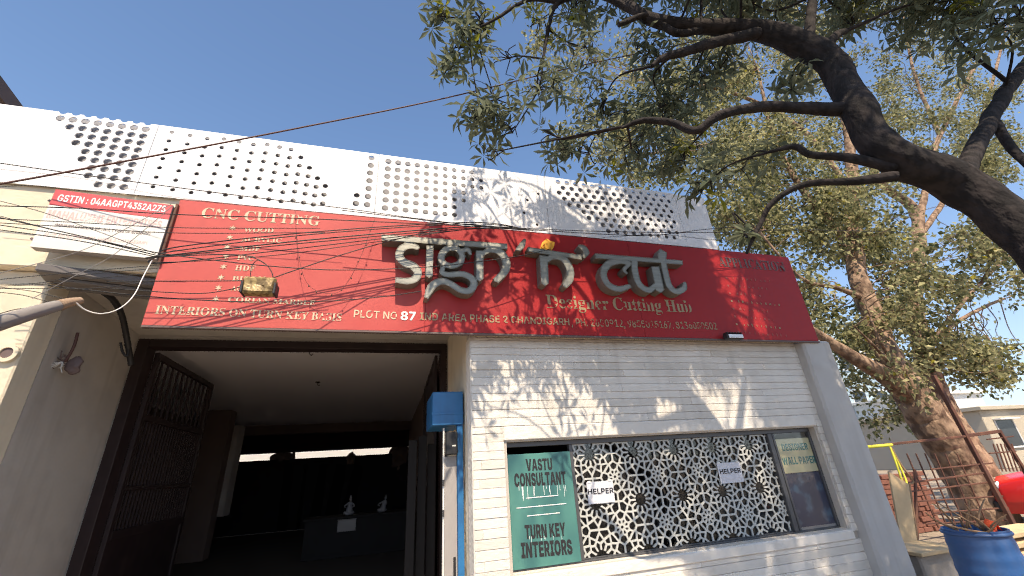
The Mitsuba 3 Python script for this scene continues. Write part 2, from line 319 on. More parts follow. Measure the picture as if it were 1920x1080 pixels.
# slanting concrete ledge over the gateway
pa, pb = at(78, 512, Y0-0.10), at(290, 541, Y0+0.12)
d = (pb-pa); d[2] = 0; d /= np.linalg.norm(d)
part(shop, 'ledge', bar(pa-d*0.0, pa+d*1.25, 0.30, 0.075, 0.012), 'ledge_grey')
part(shop, 'ledge_plank', bar(pa+d*0.12+np.array([0, 0.06, -0.056]), pa+d*1.25+np.array([0, 0.06, -0.056]), 0.24, 0.03, 0.006), 'ledge_grey')

# ------------------------------------------------------------------ perforated parapet screen
scr = thing('perforated_screen', 'long white sheet metal screen punched with round holes along the roof edge', 'facade screen')
YS = 4.16
SP = Plane((0, YS, 0), (1, 0))
zb, zt = zc(0.640, YS), zc(0.855, YS)
def uvx(px, py): return SP.uv(px, py)[0]
PJ = [-8.6, -0.606*YS, -0.069*YS, 0.438*YS, 0.93*YS, 1.056*YS]
H = []                                                   # (x, z, radius)
pz = (zt-zb-0.005)/8.2
pit = 0.0245*YS                                          # left cluster, against the first joint
starts = [0, 0, 1, 2, 2, 3, 3, 4, 4, 5]
for r in range(10):
    for c in range(starts[r], 8):
        H.append((PJ[1]-0.10-(7-c)*pit, zt+0.012-r*0.0925, 0.0365))
for c in range(13):                                      # sparse small holes of the second panel
    for r in range(8):
        if c > 8 and r < (c-8): continue
        H.append((PJ[1]+0.13+c*(0.172-0.0035*c), zt-0.075-r*0.118-(c % 3)*0.012, 0.0215+0.0006*c))
for r in range(8):
    H.append((PJ[2]-0.085, zt-0.07-r*0.1115, 0.037))
    if r > 4: H.append((PJ[2]-0.205, zt-0.07-r*0.1115, 0.028+0.004*(r-4)))
ncol = [10, 11, 11, 9, 9, 8, 8, 8]
for r in range(8):                                       # dense left half of the third panel
    for c in range(ncol[r]):
        H.append((PJ[2]+0.11+c*0.1135, zt-0.09-r*0.1115, 0.0385-0.0012*c))
for x, z in ((1.56, 0.42), (1.50, 0.62), (1.72, 0.30), (1.66, 0.78)): H.append((x, zt-z, 0.02))
for r in range(10):                                      # right cluster, staggered and sloping away
    for c in range(14):
        x = PJ[3]+0.20+c*0.128+(0.064 if r % 2 else 0)
        if c < (r-2)*0.9-1 or x > PJ[5]-0.28-0.06*max(0, r-6) or x < PJ[3]+0.05 or abs(x-PJ[4]) < 0.055: continue
        H.append((x, zt-0.065-r*0.088, 0.036 if c < 9 else 0.030))
H = [(x, z, r) for x, z, r in H if z-r > zb+0.01]
for i in range(5):
    x0, x1 = PJ[i]+0.003, PJ[i+1]-0.003
    top = zt-(0.0 if i != 4 else 0.012)
    g = sbox(x0, zb, x1, top)
    g = g.difference(unary_union([Point(x, z).buffer(r, 7) for x, z, r in H if x0-0.1 < x < x1+0.1]))
    part(scr, 'panel', SP.off(-0.012).place(extrude(g, 0.012)), 'panel_white')
for x in (-7, -5, -3.4, -1.4, 0.9, 2.9, 4.2):
    part(scr, 'standoff', cbox(x-0.02, x+0.02, YS+0.001, YS+0.0545, zb+0.05, zb+0.09, 0.002), 'panel_back')
    part(scr, 'standoff', cbox(x-0.02, x+0.02, YS+0.001, YS+0.0545, zt-0.16, zt-0.12, 0.002), 'panel_back')

# ------------------------------------------------------------------ red sign board
sign = thing('sign_board', 'long red shop sign with cream lettering and raised steel letters', 'shop sign')
YR = 4.14
RP = Plane((0, YR, 0), (1, 0))
rz0, rz1 = zc(0.3205, YR), zc(0.6375, YR)
rx0, rx1 = -0.513*YR, 1.362*YR
cuts = [rx0, 0.30, 2.9, 1.295*YR, rx1]
for i in range(4):
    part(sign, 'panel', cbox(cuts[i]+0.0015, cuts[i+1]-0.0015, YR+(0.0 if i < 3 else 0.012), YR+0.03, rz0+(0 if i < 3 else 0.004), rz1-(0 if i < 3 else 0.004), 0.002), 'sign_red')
part(sign, 'case', cbox(rx0+0.01, rx1-0.01, YR+0.031, Y0-0.006 if False else Y0-0.15+0.012, rz0+0.012, rz1-0.012, 0.004), 'sign_red_dark')
for x in (-1.6, -0.2, 1.2, 2.6, 4.0, 5.2):
    part(sign, 'bracket', cbox(x-0.02, x+0.02, Y0-0.137, Y0+(0.026 if x < 5 else -0.131), rz1-0.2, rz1-0.15, 0.002), 'gate_maroon')
part(sign, 'bottom_trim', cbox(rx0+0.002, rx1-0.002, YR-0.004, YR+0.04, rz0-0.022, rz0-0.002, 0.003), 'print_dark')
TX = RP.off(0.0005)
def crop3(x, y): return (340+x/3.84, 370+y/3.84)
def sg(text, L, R, top, bs='print_cream', font='serif', weight=700, depth=0.004, wear=0.0, P=TX, owner=None):
    return part(owner or sign, 'lettering', lettering(P, text, L, R, top, depth, font, weight, 0.0, wear), bs)
sg('CNC CUTTING', crop3(140, 145), crop3(992, 205), crop3(150, 75), wear=0.15)
LI = [('WOOD', (370, 222), (447, 250), (662, 253), 222), ('ACRYLIC', (350, 288), (432, 318), (720, 326), 290), ('MDF', (332, 358), (415, 385), (566, 387), 352),
      ('PVC', (320, 427), (400, 452), (520, 455), 420), ('HDF', (304, 500), (385, 526), (528, 530), 490), ('BISON', (286, 577), (365, 600), (602, 603), 568),
      ('ACP', (268, 652), (356, 672), (470, 675), 638), ('CORIAN MARBLE', (250, 730), (335, 753), (965, 778), 718)]
for t, s, l, r, tp in LI:
    sg(t, crop3(*l), crop3(*r), crop3(l[0]+2, tp), wear=0.4)
    c = TX.uv(*crop3(*s)); st = Polygon([(c[0]+(0.034 if k % 2 == 0 else 0.012)*math.cos(k*math.pi/6+math.pi/2), c[1]+(0.034 if k % 2 == 0 else 0.012)*math.sin(k*math.pi/6+math.pi/2)) for k in range(12)])
    part(sign, 'star', TX.place(extrude(st, 0.004)), 'print_cream')
sg('INTERIORS ON TURN KEY BASIS', (290, 588), (640, 602), (293, 573), wear=0.5)
sg('PLOT NO', (663, 595), (744, 599), (664, 581), 'print_cream', 'sans', 600, wear=0.6)
sg('87', (751, 600), (779, 601), (752, 584), 'print_white', 'sans', 800)
sg('IND AREA PHASE 2 CHANDIGARH', (787, 600), (1068, 610), (788, 586), 'print_gold', 'sans', 650, wear=0.8)
sg(', PH. 2650912, 9855015167, 8136050502', (1072, 611), (1345, 618), (1073, 597), 'print_gold', 'sans', 500, wear=1.3)
sg('Designer Cutting Hub', (1025, 577), (1298, 586), (1027, 553), 'print_gold', 'serif', wear=0.9)
sg('APPLICATION', (1350, 499), (1474, 509), (1350, 482), 'print_dark', 'serif', wear=0.3)
rr = np.random.default_rng(5)
for k in range(8):                                       # worn out list under APPLICATION: only specks of the lettering are left
    y = 521+k*14.5; x = 1362+k*3.2; n = [9, 8, 6, 10, 7, 8, 9, 10][k]
    c = TX.uv(x, y); gs = [Point(*c).buffer(0.014, 4)]
    for q in range(n):
        c = TX.uv(x+12+q*8.5, y+q*0.75)
        for _ in range(rr.integers(1, 3)):
            h = rr.uniform(0.015, 0.04); w = rr.uniform(0.006, 0.014); o = rr.uniform(-0.012, 0.012)
            gs.append(sbox(c[0]+o, c[1]-0.02, c[0]+o+w, c[1]-0.02+h))
    part(sign, 'worn_lettering', TX.place(extrude(unary_union(gs), 0.003)), 'print_faded' if k not in (3, 6) else 'print_gold')
# raised letters
DL = 0.13
LP = RP.off(DL)
def crop4(x, y): return (700+x/3.0, 400+y/3.0)
def stroke(pts, w, cap=2, n=40):
    P = spline([LP.uv(*crop4(*p)) for p in pts], n); k = np.linspace(0, 1, n)
    W = np.interp(k, np.linspace(0, 1, len(w)), w) if isinstance(w, (list, tuple)) else np.full(n, w)
    s = 0.00212                                            # metres per pixel of the enlarged photograph
    return unary_union([LineString(P[i:i+2]).buffer(W[i]*s/2, 6, cap_style=(1 if 0 < i < n-2 else cap)) for i in range(n-1)])
def flat(pts): return Polygon([LP.uv(*crop4(*p)) for p in pts])
GL = {'headline_bar': [[flat([(46, 119), (752, 172), (753, 203), (48, 153)])], [flat([(868, 190), (1172, 236), (1172, 262), (870, 216)])], [flat([(1246, 226), (1738, 266), (1740, 290), (1248, 254)])]],
 'letter': [
  [stroke([(252, 196), (215, 183), (165, 195), (145, 238), (172, 275), (222, 297), (250, 330), (238, 366), (195, 382), (124, 376)], [26, 34, 38, 38, 42, 42, 38, 36, 34, 26]), stroke([(190, 140), (192, 190)], 26, 2, 4)],
  [flat([(300, 182), (338, 182), (334, 330), (334, 352), (312, 364), (294, 352)])],
  [stroke([(500, 235), (470, 200), (415, 200), (382, 240), (395, 282), (445, 296), (490, 275), (502, 236)], [30, 30, 34, 34, 32, 30, 30, 30]), stroke([(490, 215), (530, 205), (545, 228)], [24, 26, 16], 1), stroke([(462, 160), (458, 195)], 24, 2, 4),
   stroke([(392, 300), (388, 335), (430, 346), (500, 342), (552, 366), (566, 402), (540, 436), (490, 432), (440, 400), (385, 382), (330, 410), (296, 476)], [22, 26, 30, 34, 36, 36, 34, 32, 32, 36, 40, 14])],
  [flat([(577, 210), (618, 210), (618, 370), (596, 384), (578, 372)]), stroke([(606, 235), (655, 206), (712, 218), (746, 268), (742, 322), (688, 380)], [22, 34, 42, 44, 40, 32])],
  [flat([(934, 236), (980, 242), (985, 395), (965, 408), (944, 395)]), stroke([(972, 268), (1010, 244), (1068, 256), (1104, 312), (1104, 370), (1078, 408)], [24, 36, 44, 46, 42, 30])],
  [stroke([(1445, 282), (1385, 268), (1322, 285), (1294, 338), (1318, 398), (1378, 426), (1446, 408)], [30, 40, 42, 42, 40, 36, 22]), stroke([(1440, 285), (1410, 318), (1424, 336)], [24, 22, 14], 1)],
  [stroke([(1468, 258), (1472, 330), (1496, 400), (1548, 432), (1588, 405)], [42, 42, 40, 36, 28]), flat([(1562, 300), (1606, 300), (1636, 432), (1616, 448), (1590, 436)])],
  [flat([(1598, 236), (1612, 200), (1650, 222), (1646, 262), (1604, 262)]), stroke([(1626, 250), (1642, 330), (1664, 408), (1704, 440), (1746, 424), (1752, 392)], [40, 42, 42, 36, 34, 22])]],
 'apostrophe': [[stroke([(850, 150), (838, 176), (822, 196), (806, 206)], [16, 34, 30, 10], 1)], [stroke([(1160, 186), (1182, 196), (1198, 220), (1184, 246)], [20, 40, 36, 14], 1)]]}
for nm, gl in GL.items():
    for shapes in gl:
        g = unary_union(shapes).buffer(0.003).buffer(-0.003).simplify(0.0012)
        k = part(sign, nm, RP.off(0.0008).place(extrude(g, DL-0.001)), 'steel_side', 35)
        inner = g.buffer(-0.0085)
        part(k, 'face', LP.place(extrude(inner, 0.004)), 'steel_letter')
        rim = g.difference(g.buffer(-0.004)); part(k, 'rim', LP.place(extrude(rim, 0.006)), 'steel_letter')
        sm = [Point(*inner.representative_point().coords[0]).buffer(0.006, 4)]
# small orange emblem over the middle word
em = flat([(992, 120), (1012, 134), (1036, 140), (1030, 168), (1008, 196), (975, 192), (955, 176), (968, 140)]).buffer(0.01).buffer(-0.006)
k = part(sign, 'orange_emblem', RP.off(0.001).place(extrude(em, 0.03)), 'emblem_orange')
part(k, 'relief', RP.off(0.031).place(extrude(unary_union([affinity.scale(em, 0.5, 0.6), stroke([(985, 140), (960, 165), (990, 185)], 8, 1).buffer(0.001)]).simplify(0.002), 0.012)), 'emblem_orange')
# little dark flood lamp fixed to the lower edge
fl = thing('flood_lamp', 'small black flood lamp fixed to the lower edge of the red sign', 'lamp')
c = at(1374, 629, YR-0.07)
part(fl, 'housing', cbox(c[0]-0.125, c[0]+0.125, c[1]-0.045, c[1]+0.045, c[2]-0.055, c[2]+0.012, 0.012), 'car_trim')
for s in range(6): part(fl, 'fin', cbox(c[0]-0.11+s*0.042, c[0]-0.10+s*0.042, c[1]-0.04, c[1]+0.04, c[2]+0.0125, c[2]+0.035, 0.002), 'car_trim')
part(fl, 'lens', cbox(c[0]-0.11, c[0]+0.11, c[1]-0.05, c[1]-0.0455, c[2]-0.045, c[2]+0.002, 0.002), 'lamp_clear')
part(fl, 'bracket', cbox(c[0]-0.015, c[0]+0.015, c[1]+0.0455, YR-0.0045, c[2]-0.02, c[2]+0.0, 0.002), 'alu_frame')

# ------------------------------------------------------------------ the company board on the left
bd = thing('company_board', 'white company board with red header hung on the cream wall left of the red sign', 'sign')
A, Bp = at(105, 355, 4.0), at(325, 385, 4.09)
BP = Plane(A, (Bp-A)[:2])
bw = np.linalg.norm((Bp-A)[:2]); bz1 = 0.0; bz0 = BP.uv(50, 462)[1]
def bbox(u0, u1, v0, v1, d0, d1, c=0.002): return BP.place(cbox(u0, u1, v0, v1, d0, d1, c))
part(bd, 'case', bbox(0, bw, bz0, bz1, -0.085, -0.002, 0.004), 'board_grey')
hb = BP.uv(110, 386)[1]
part(bd, 'face', bbox(0, bw, bz0, hb-0.001, -0.0015, 0.002), 'board_white')
part(bd, 'header', bbox(0, bw, hb+0.001, bz1, -0.0015, 0.003), 'header_red')
BT = BP.off(0.0025)
def bl(t, L, R, top, bs, w, P=BT, wear=0.0): return part(bd, 'lettering', lettering(P, t, L, R, top, 0.0016, 'sans', w, 0.0, wear), bs)
bl('GSTIN : 04AAGPT4352A2ZS', (106, 377), (309, 398), (108, 364), 'print_white', 700, BP.off(0.0035))
bl('MAHALUXMI ENTERPRISES', (86, 408), (301, 428), (89, 393), 'print_pink', 800, wear=0.5)
bl('(MANUFACTURERS OF : ALL TYPES OF SIGNAGE)', (102, 424), (281, 441), (103, 419), 'print_dark', 600, wear=0.3)
bl('PLOT NO 87 IND AREA PHASE 2 CHANDIGARH', (82, 443), (275, 458), (83, 437), 'print_pink', 600, wear=0.8)
for v in (-0.12, bz0+0.08): part(bd, 'stud', BP.place(trimesh.creation.cylinder(0.012, 0.05, sections=10).apply_transform(trimesh.transformations.translation_matrix([-0.012, v, -0.03]))), 'print_dark')
part(bd, 'angle_bar', bbox(bw+0.012, bw+0.032, bz0-0.03, bz1+0.03, -0.05, -0.01, 0.003), 'rust_iron')
for v in (bz1-0.06, bz0+0.06): part(bd, 'wall_tie', bbox(0.3, 0.34, v-0.02, v+0.02, -0.2, -0.0855, 0.003), 'board_grey')

# ------------------------------------------------------------------ gate
gate = thing('entrance_gate', 'dark maroon iron gate standing open inward at the gateway', 'gate')
gx0, gx1 = -0.504*YG, 0.1235*YG
YF = YG-0.03
part(gate, 'frame_post', cbox(gx0-0.02, gx0+0.10, YF, YG+0.19, 0.01, ZG+0.02, 0.006), 'gate_maroon')
part(gate, 'frame_post', cbox(gx1-0.07, gx1+0.02, YF, YG+0.19, 0.01, ZG+0.02, 0.006), 'gate_maroon')
part(gate, 'frame_lintel', cbox(gx0+0.101, gx1-0.071, YF+0.002, YG+0.19, ZG-0.08, ZG+0.02, 0.006), 'gate_maroon')
LA, LB = np.array([gx0+0.12, YG+0.2, 0.0]), np.array([-3.08, 8.6, 0.0])
GPn = Plane((LA[0], LA[1], 0), (LB-LA)[:2]); gw = np.linalg.norm(LB-LA)
leaf_ = part(gate, 'leaf_frame', cat([GPn.place(cbox(u0, u1, v0, v1, -0.025, 0.025, 0.004)) for u0, u1, v0, v1 in ((0, 0.08, 0.05, ZG-0.1), (gw-0.08, gw, 0.05, ZG-0.1), (0.081, gw-0.081, ZG-0.18, ZG-0.1), (0.081, gw-0.081, 2.42, 2.50), (0.081, gw-0.081, 1.62, 1.67), (0.081, gw-0.081, 1.10, 1.2), (0.081, gw-0.081, 0.05, 0.13))]), 'gate_maroon')
part(gate, 'solid_sheet', GPn.place(cbox(0.081, gw-0.081, 0.131, 1.10, -0.004, 0.004, 0.002)), 'gate_maroon')
for k in range(22):
    u = 0.15+k*(gw-0.3)/21
    part(gate, 'gate_bar', GPn.place(cbox(u-0.011, u+0.011, 1.201, 2.419, -0.011, 0.011, 0.002)), 'gate_maroon')
for k in range(11):
    u = 0.2+k*(gw-0.4)/10
    part(gate, 'top_bar', GPn.place(cbox(u-0.013, u+0.013, 2.501, ZG-0.181, -0.011, 0.011, 0.002)), 'gate_maroon')
# right leaf, folded back along the passage wall
GR = Plane((XI1-0.14, YG+0.2, 0), (0.02, 1)); gr = 2.9
part(gate, 'leaf_frame', cat([GR.place(cbox(u0, u1, v0, v1, -0.02, 0.02, 0.004)) for u0, u1, v0, v1 in ((0, 0.08, 0.05, ZG-0.1), (gr-0.08, gr, 0.05, ZG-0.1), (0.081, gr-0.081, ZG-0.18, ZG-0.1), (0.081, gr-0.081, 1.10, 1.2), (0.081, gr-0.081, 0.05, 0.13))]), 'gate_maroon')
part(gate, 'solid_sheet', GR.place(cbox(0.081, gr-0.081, 0.131, 1.10, -0.003, 0.003, 0.002)), 'gate_maroon')
part(gate, 'solid_sheet', GR.place(cbox(0.081, gr-0.081, 1.201, ZG-0.181, -0.003, 0.003, 0.002)), 'gate_maroon')

# ------------------------------------------------------------------ blue side door inside the gateway
bdr = thing('side_door', 'blue painted steel door hood and frame on the right side of the gateway', 'door')
yb = 4.73
bx0, bx1 = ax(0.094, yb), XW0-0.02
part(bdr, 'hood', cbox(bx0, bx1, yb, yb+0.75, zc(0.097, yb), zc(0.173, yb), 0.008), 'blue_paint')
part(bdr, 'hood_lip', cbox(bx0-0.006, bx1, yb-0.008, yb-0.001, zc(0.120, yb), zc(0.126, yb), 0.002), 'blue_paint')
part(bdr, 'frame_post', cbox(bx1-0.065, bx1-0.002, yb+0.02, yb+0.10, 0.01, zc(0.097, yb)-0.002, 0.005), 'blue_paint')
part(bdr, 'door_panel', cbox(bx1-0.20, bx1-0.068, yb+0.05, yb+0.09, 0.02, zc(0.03, yb), 0.004), 'board_grey')
part(bdr, 'door_edge', cbox(bx1-0.216, bx1-0.201, yb+0.046, yb+0.094, 0.02, zc(0.092, yb), 0.002), 'cable_white')
part(bdr, 'hinge_plate', cbox(bx1-0.11, bx1-0.085, yb+0.040, yb+0.049, 0.55, 0.82, 0.002), 'car_trim')
part(bdr, 'hinge', cat([tube(np.array([[bx1-0.212, yb+0.036, z], [bx1-0.212, yb+0.036, z+0.06]]), 0.010, 8) for z in (1.18, 1.46)]), 'alu_frame')
mb = thing('meter_box', 'small black electric box under the blue door hood', 'meter box')
part(mb, 'case', cbox(bx1-0.195, bx1-0.07, yb-0.04, yb+0.045, zc(0.033, yb), zc(0.082, yb), 0.01), 'car_trim')
part(mb, 'label_strip', cbox(bx1-0.13, bx1-0.09, yb-0.043, yb-0.0405, zc(0.050, yb), zc(0.053, yb), 0.001), 'cable_white')
for i, (x, z1) in enumerate(((0.31, 2.0), (0.44, 2.05), (0.57, 1.95))):
    part(bdr, 'folded_board', cbox(x-0.05, x+0.055, YG-0.30+0.08*i, YG-0.25+0.08*i, 0.02, z1, 0.004), 'dark_wood')

# ------------------------------------------------------------------ things in the passage
ct = thing('counter', 'dark wooden counter standing far inside the passage', 'counter')
ytab = 11.4
part(ct, 'top', cbox(-1.7, 0.55, ytab-0.35, ytab+0.35, 0.77, 0.82, 0.006), 'dark_wood')
part(ct, 'front_panel', cbox(-1.65, 0.5, ytab-0.28, ytab-0.24, 0.03, 0.768, 0.004), 'dark_wood')
part(ct, 'side_panel', cbox(-1.65, -1.61, ytab-0.239, ytab+0.3, 0.03, 0.768, 0.004), 'dark_wood')
part(ct, 'side_panel', cbox(0.46, 0.5, ytab-0.239, ytab+0.3, 0.03, 0.768, 0.004), 'dark_wood')
def figurine(name, label, x, y, z, s, lean):
    t = thing(name, label, 'figurine')
    prof = np.array([[0.0, 0], [0.13, 0], [0.14, 0.03], [0.12, 0.06], [0.10, 0.10], [0.115, 0.16], [0.09, 0.24], [0.075, 0.30], [0.095, 0.36], [0.085, 0.41], [0.03, 0.44], [0.028, 0.46], [0.0, 0.462]])*s
    b = trimesh.creation.revolve(prof, sections=14); b.vertices[:, 0] += lean*b.vertices[:, 2]
    hd = trimesh.creation.icosphere(2, 0.055*s); hd.vertices *= [0.9, 1, 1.15]; hd.apply_translation([lean*0.5*s, 0, 0.515*s])
    cr = trimesh.creation.cone(0.045*s, 0.12*s, sections=10); cr.apply_translation([lean*0.55*s, 0, 0.565*s])
    arms = [tube(spline([(sx*0.08*s+lean*0.39*s, 0, 0.39*s), (sx*0.17*s, -0.05*s, 0.29*s), (sx*0.09*s, -0.13*s, 0.24*s)], 8), np.linspace(0.028, 0.018, 8)*s, 7) for sx in (-1, 1)]
    kn = [tube(spline([(0, -0.02*s, 0.09*s), (sx*0.16*s, -0.08*s, 0.08*s), (sx*0.02*s, -0.16*s, 0.06*s)], 8), np.linspace(0.055, 0.035, 8)*s, 8) for sx in (-1, 1)]
    for n, m in (('body', cat(b, kn)), ('head', hd), ('crown', cr), ('arm', arms[0]), ('arm', arms[1])):
        m.apply_translation([x, y, z]); part(t, n, m, 'plaster_statue', True)
figurine('figurine', 'white seated figurine on the left end of the dark counter', -0.78, ytab-0.1, 0.82, 0.62, 0.05)
figurine('figurine', 'white figurine leaning at the right end of the dark counter', -0.06, ytab-0.05, 0.82, 0.55, 0.25)
nb = thing('note_block', 'pale box lying on the counter front under the left figurine', 'box')
part(nb, 'body', cbox(-0.98, -0.60, ytab-0.33, ytab-0.288, 0.52, 0.74, 0.005), 'board_grey'); part(nb, 'lid', cbox(-0.99, -0.59, ytab-0.335, ytab-0.285, 0.741, 0.758, 0.004), 'board_grey')
tb = thing('stacked_boards', 'leaning stack of dark boards along the back wall of the passage', 'boards')
for k in range(5):
    part(tb, 'board', bar((-3.4+k*0.5, 18.0-0.05*k, 0.05), (-3.5+k*0.62, 18.1, 2.2-0.05*k), 0.03, 0.5, 0.003), 'dark_wood')
sk = thing('loose_sack', 'dark sack lying on top of the back wall in the bright gap', 'sack')
m = trimesh.creation.icosphere(3, 0.35); m.vertices *= [1.3, 0.3, 0.55]; m.vertices += (meshkit.fbm(m.vertices*5, 3)[:, None]-0.5)*0.15; m.apply_translation([-3.75, YE-0.1, zc(0.0415, YE)+0.07]); part(sk, 'body', m, 'inner_wall', True)
m = trimesh.creation.icosphere(2, 0.08); m.vertices *= [0.7, 0.6, 1.2]; m.apply_translation([-3.4, YE-0.1, zc(0.0415, YE)+0.17]); part(sk, 'tied_neck', m, 'inner_wall', True)
for i, (x, w, h, l) in enumerate(((-1.35, 0.20, 0.24, 'small dark bundle in the middle of the bright rear gap'), (0.45, 0.42, 0.5, 'tall dark heap at the right end of the bright rear gap'))):
    k = thing('dark_heap', l, 'heap'); m = trimesh.creation.icosphere(3, 0.5); m.vertices *= [w*2, 0.3, h*2]; m.vertices += (meshkit.fbm(m.vertices*6+i, 3)[:, None]-0.5)*0.2; m.apply_translation([x, YE-0.1, zc(0.0415, YE)-0.12]); part(k, 'body', m, 'inner_wall', True)
    m = tube(spline([(x-w*.5, YE-0.28, zc(0.0415, YE)-0.3), (x, YE-0.3, zc(0.0415, YE)-0.05), (x+w*.6, YE-0.28, zc(0.0415, YE)-0.3)], 10), 0.02, 6); part(k, 'tie', m, 'stick_wood', True)
gr_ = thing('ceiling_grille', 'small slatted grille under the far end of the passage ceiling', 'grille')
for k in range(14): part(gr_, 'slat', bar((-0.45+k*0.075, YCE-0.05, ZC-0.27), (-0.40+k*0.075, YCE-0.05, ZC-0.08), 0.03, 0.02, 0.002), 'inner_wall')
part(gr_, 'rail', cbox(-0.5, 0.65, YCE-0.035, YCE-0.015, ZC-0.30, ZC-0.275, 0.002), 'inner_wall')
for px, py in ((581, 657), (596, 716)):
    q = ray(px, py); q = EYE+q*(ZC-0.001-ZE)/q[2]
    h = thing('ceiling_hook', ['rusty hook nearest the gate lintel on the passage ceiling', 'rusty hook deeper inside on the passage ceiling'][py > 700], 'hook')
    part(h, 'plate', trimesh.creation.cylinder(0.05, 0.012, sections=12).apply_transform(trimesh.transformations.translation_matrix([q[0], q[1], q[2]-0.007])), 'gate_maroon')
    part(h, 'hook', tube(spline([(q[0], q[1], q[2]-0.012), (q[0], q[1], q[2]-0.05), (q[0]+0.03, q[1], q[2]-0.08), (q[0]+0.05, q[1], q[2]-0.05)], 10), 0.007, 6), 'gate_maroon', True)
yd = thing('yard_wall', 'bright white yard wall seen through the gap at the end of the passage', 'wall')
part(yd, 'face', cbox(-9, 4, 21, 21.2, 0, 3.6, 0.01), 'house_white'); part(yd, 'coping', cbox(-9.05, 4.05, 20.96, 21.24, 3.601, 3.68, 0.01), 'concrete')

# ------------------------------------------------------------------ window: frame, screens, glass
win = thing('shop_window', 'wide dark framed shop window under the red sign', 'window')
yw = Y0+0.10
x1, x2 = ax(0.430, yw), ax(1.035, yw)
for n, b in (('frame_head', (WX0+0.0125, WX1-0.0125, yw, yw+0.06, WZ1-0.062, WZ1-0.0125)), ('frame_foot', (WX0+0.0125, WX1-0.0125, yw, yw+0.06, WZ0+0.0125, WZ0+0.03)), ('frame_jamb', (WX0+0.0125, WX0+0.03, yw, yw+0.06, WZ0+0.031, WZ1-0.063)), ('frame_jamb', (WX1-0.04, WX1-0.0125, yw, yw+0.06, WZ0+0.031, WZ1-0.063)),
             ('mullion', (x1-0.025, x1+0.015, yw, yw+0.06, WZ0+0.031, WZ1-0.063)), ('mullion', (x2-0.01, x2+0.05, yw-0.01, yw+0.06, WZ0+0.031, WZ1-0.063)), ('mullion', (x2+0.07, x2+0.10, yw, yw+0.05, WZ0+0.031, WZ1-0.063))):
    part(win, n, cbox(*b, 0.004), 'alu_frame')
part(win, 'pane', (np.array([[x1+0.015, yw+0.052, WZ0+0.031], [x2-0.01, yw+0.052, WZ0+0.031], [x2-0.01, yw+0.052, WZ1-0.063], [x1+0.015, yw+0.052, WZ1-0.063]]), np.array([[0, 1, 2, 3]])), 'pane_glass')
part(win, 'pane', (np.array([[x2+0.10, yw+0.02, WZ0+0.031], [WX1-0.04, yw+0.02, WZ0+0.031], [WX1-0.04, yw+0.02, WZ1-0.063], [x2+0.10, yw+0.02, WZ1-0.063]]), np.array([[0, 1, 2, 3]])), 'pane_glass')
# cut lattice behind the middle pane
lat = thing('lattice_screen', 'pale cut lattice screen of star shapes behind the middle window pane', 'screen')
lx0, lx1, lz0, lz1 = x1+0.016, x2-0.011, WZ0+0.0315, WZ1-0.064
PU, PV = 0.535, 0.475
ox, oz = at(1282-0, 925, yw)[0], at(1282, 925, yw)[2]
ox, oz = at(1060+845/3.857, 800+495/3.857, yw+0.045)[[0, 2]]
seeds, stars = [], []
for i in range(-6, 7):
    for j in range(-4, 5):
        cx, cz = ox+i*PU, oz+j*PV
        if not (lx0-0.6 < cx < lx1+0.6 and lz0-0.6 < cz < lz1+0.6): continue
        stars.append((cx, cz))
        for R_, o_ in ((0.116, 0.5), (0.166, 0.0), (0.214, 0.5)):
            for k in range(12):
                a = (k+o_)*math.pi/6; seeds.append((cx+R_*math.cos(a), cz+R_*0.9*math.sin(a)))
        seeds.append((cx, cz))
        cx, cz = cx+PU/2, cz+PV/2
        seeds.append((cx, cz))
        for R_, o_ in ((0.052, 0.5), (0.100, 0.0)):
            for k in range(8):
                a = (k+o_)*math.pi/4; seeds.append((cx+R_*math.cos(a), cz+R_*0.9*math.sin(a)))
vor = Voronoi(np.array(seeds)); ss = set((round(a, 5), round(b, 5)) for a, b in stars); holes = []
for k, rg in enumerate(vor.point_region):
    reg = vor.regions[rg]
    if -1 in reg or len(reg) < 3: continue
    pg = Polygon(vor.vertices[reg])
    s = seeds[k]
    if pg.area > 0.05 or not (lx0-0.3 < s[0] < lx1+0.3): continue
    if (round(s[0], 5), round(s[1], 5)) in ss:
        holes.append(Polygon([(s[0]+(0.074 if q % 2 else 0.060)*math.cos(q*math.pi/12), s[1]+(0.074 if q % 2 else 0.060)*math.sin(q*math.pi/12)) for q in range(24)])); continue
    h = pg.buffer(-0.0095)
    if h.is_empty: continue
    h = max(polys(h), key=lambda q: q.area) if polys(h) else None
    if h is None or h.area < 0.00008: continue
    holes.append(h)
gsc = sbox(lx0, lz0, lx1, lz1).difference(unary_union(holes))
gsc = max(polys(gsc), key=lambda q: q.area)
LS = Plane((0, yw+0.042, 0), (1, 0))
part(lat, 'fretwork', LS.place(extrude(gsc, 0.014)), 'jali_white')
part(lat, 'border', cat([cbox(lx0, lx1, yw+0.026, yw+0.05, lz1+0.001, lz1+0.03, 0.002), cbox(lx0, lx1, yw+0.0265, yw+0.0435, lz0, lz0+0.012, 0.002)]), 'alu_frame')
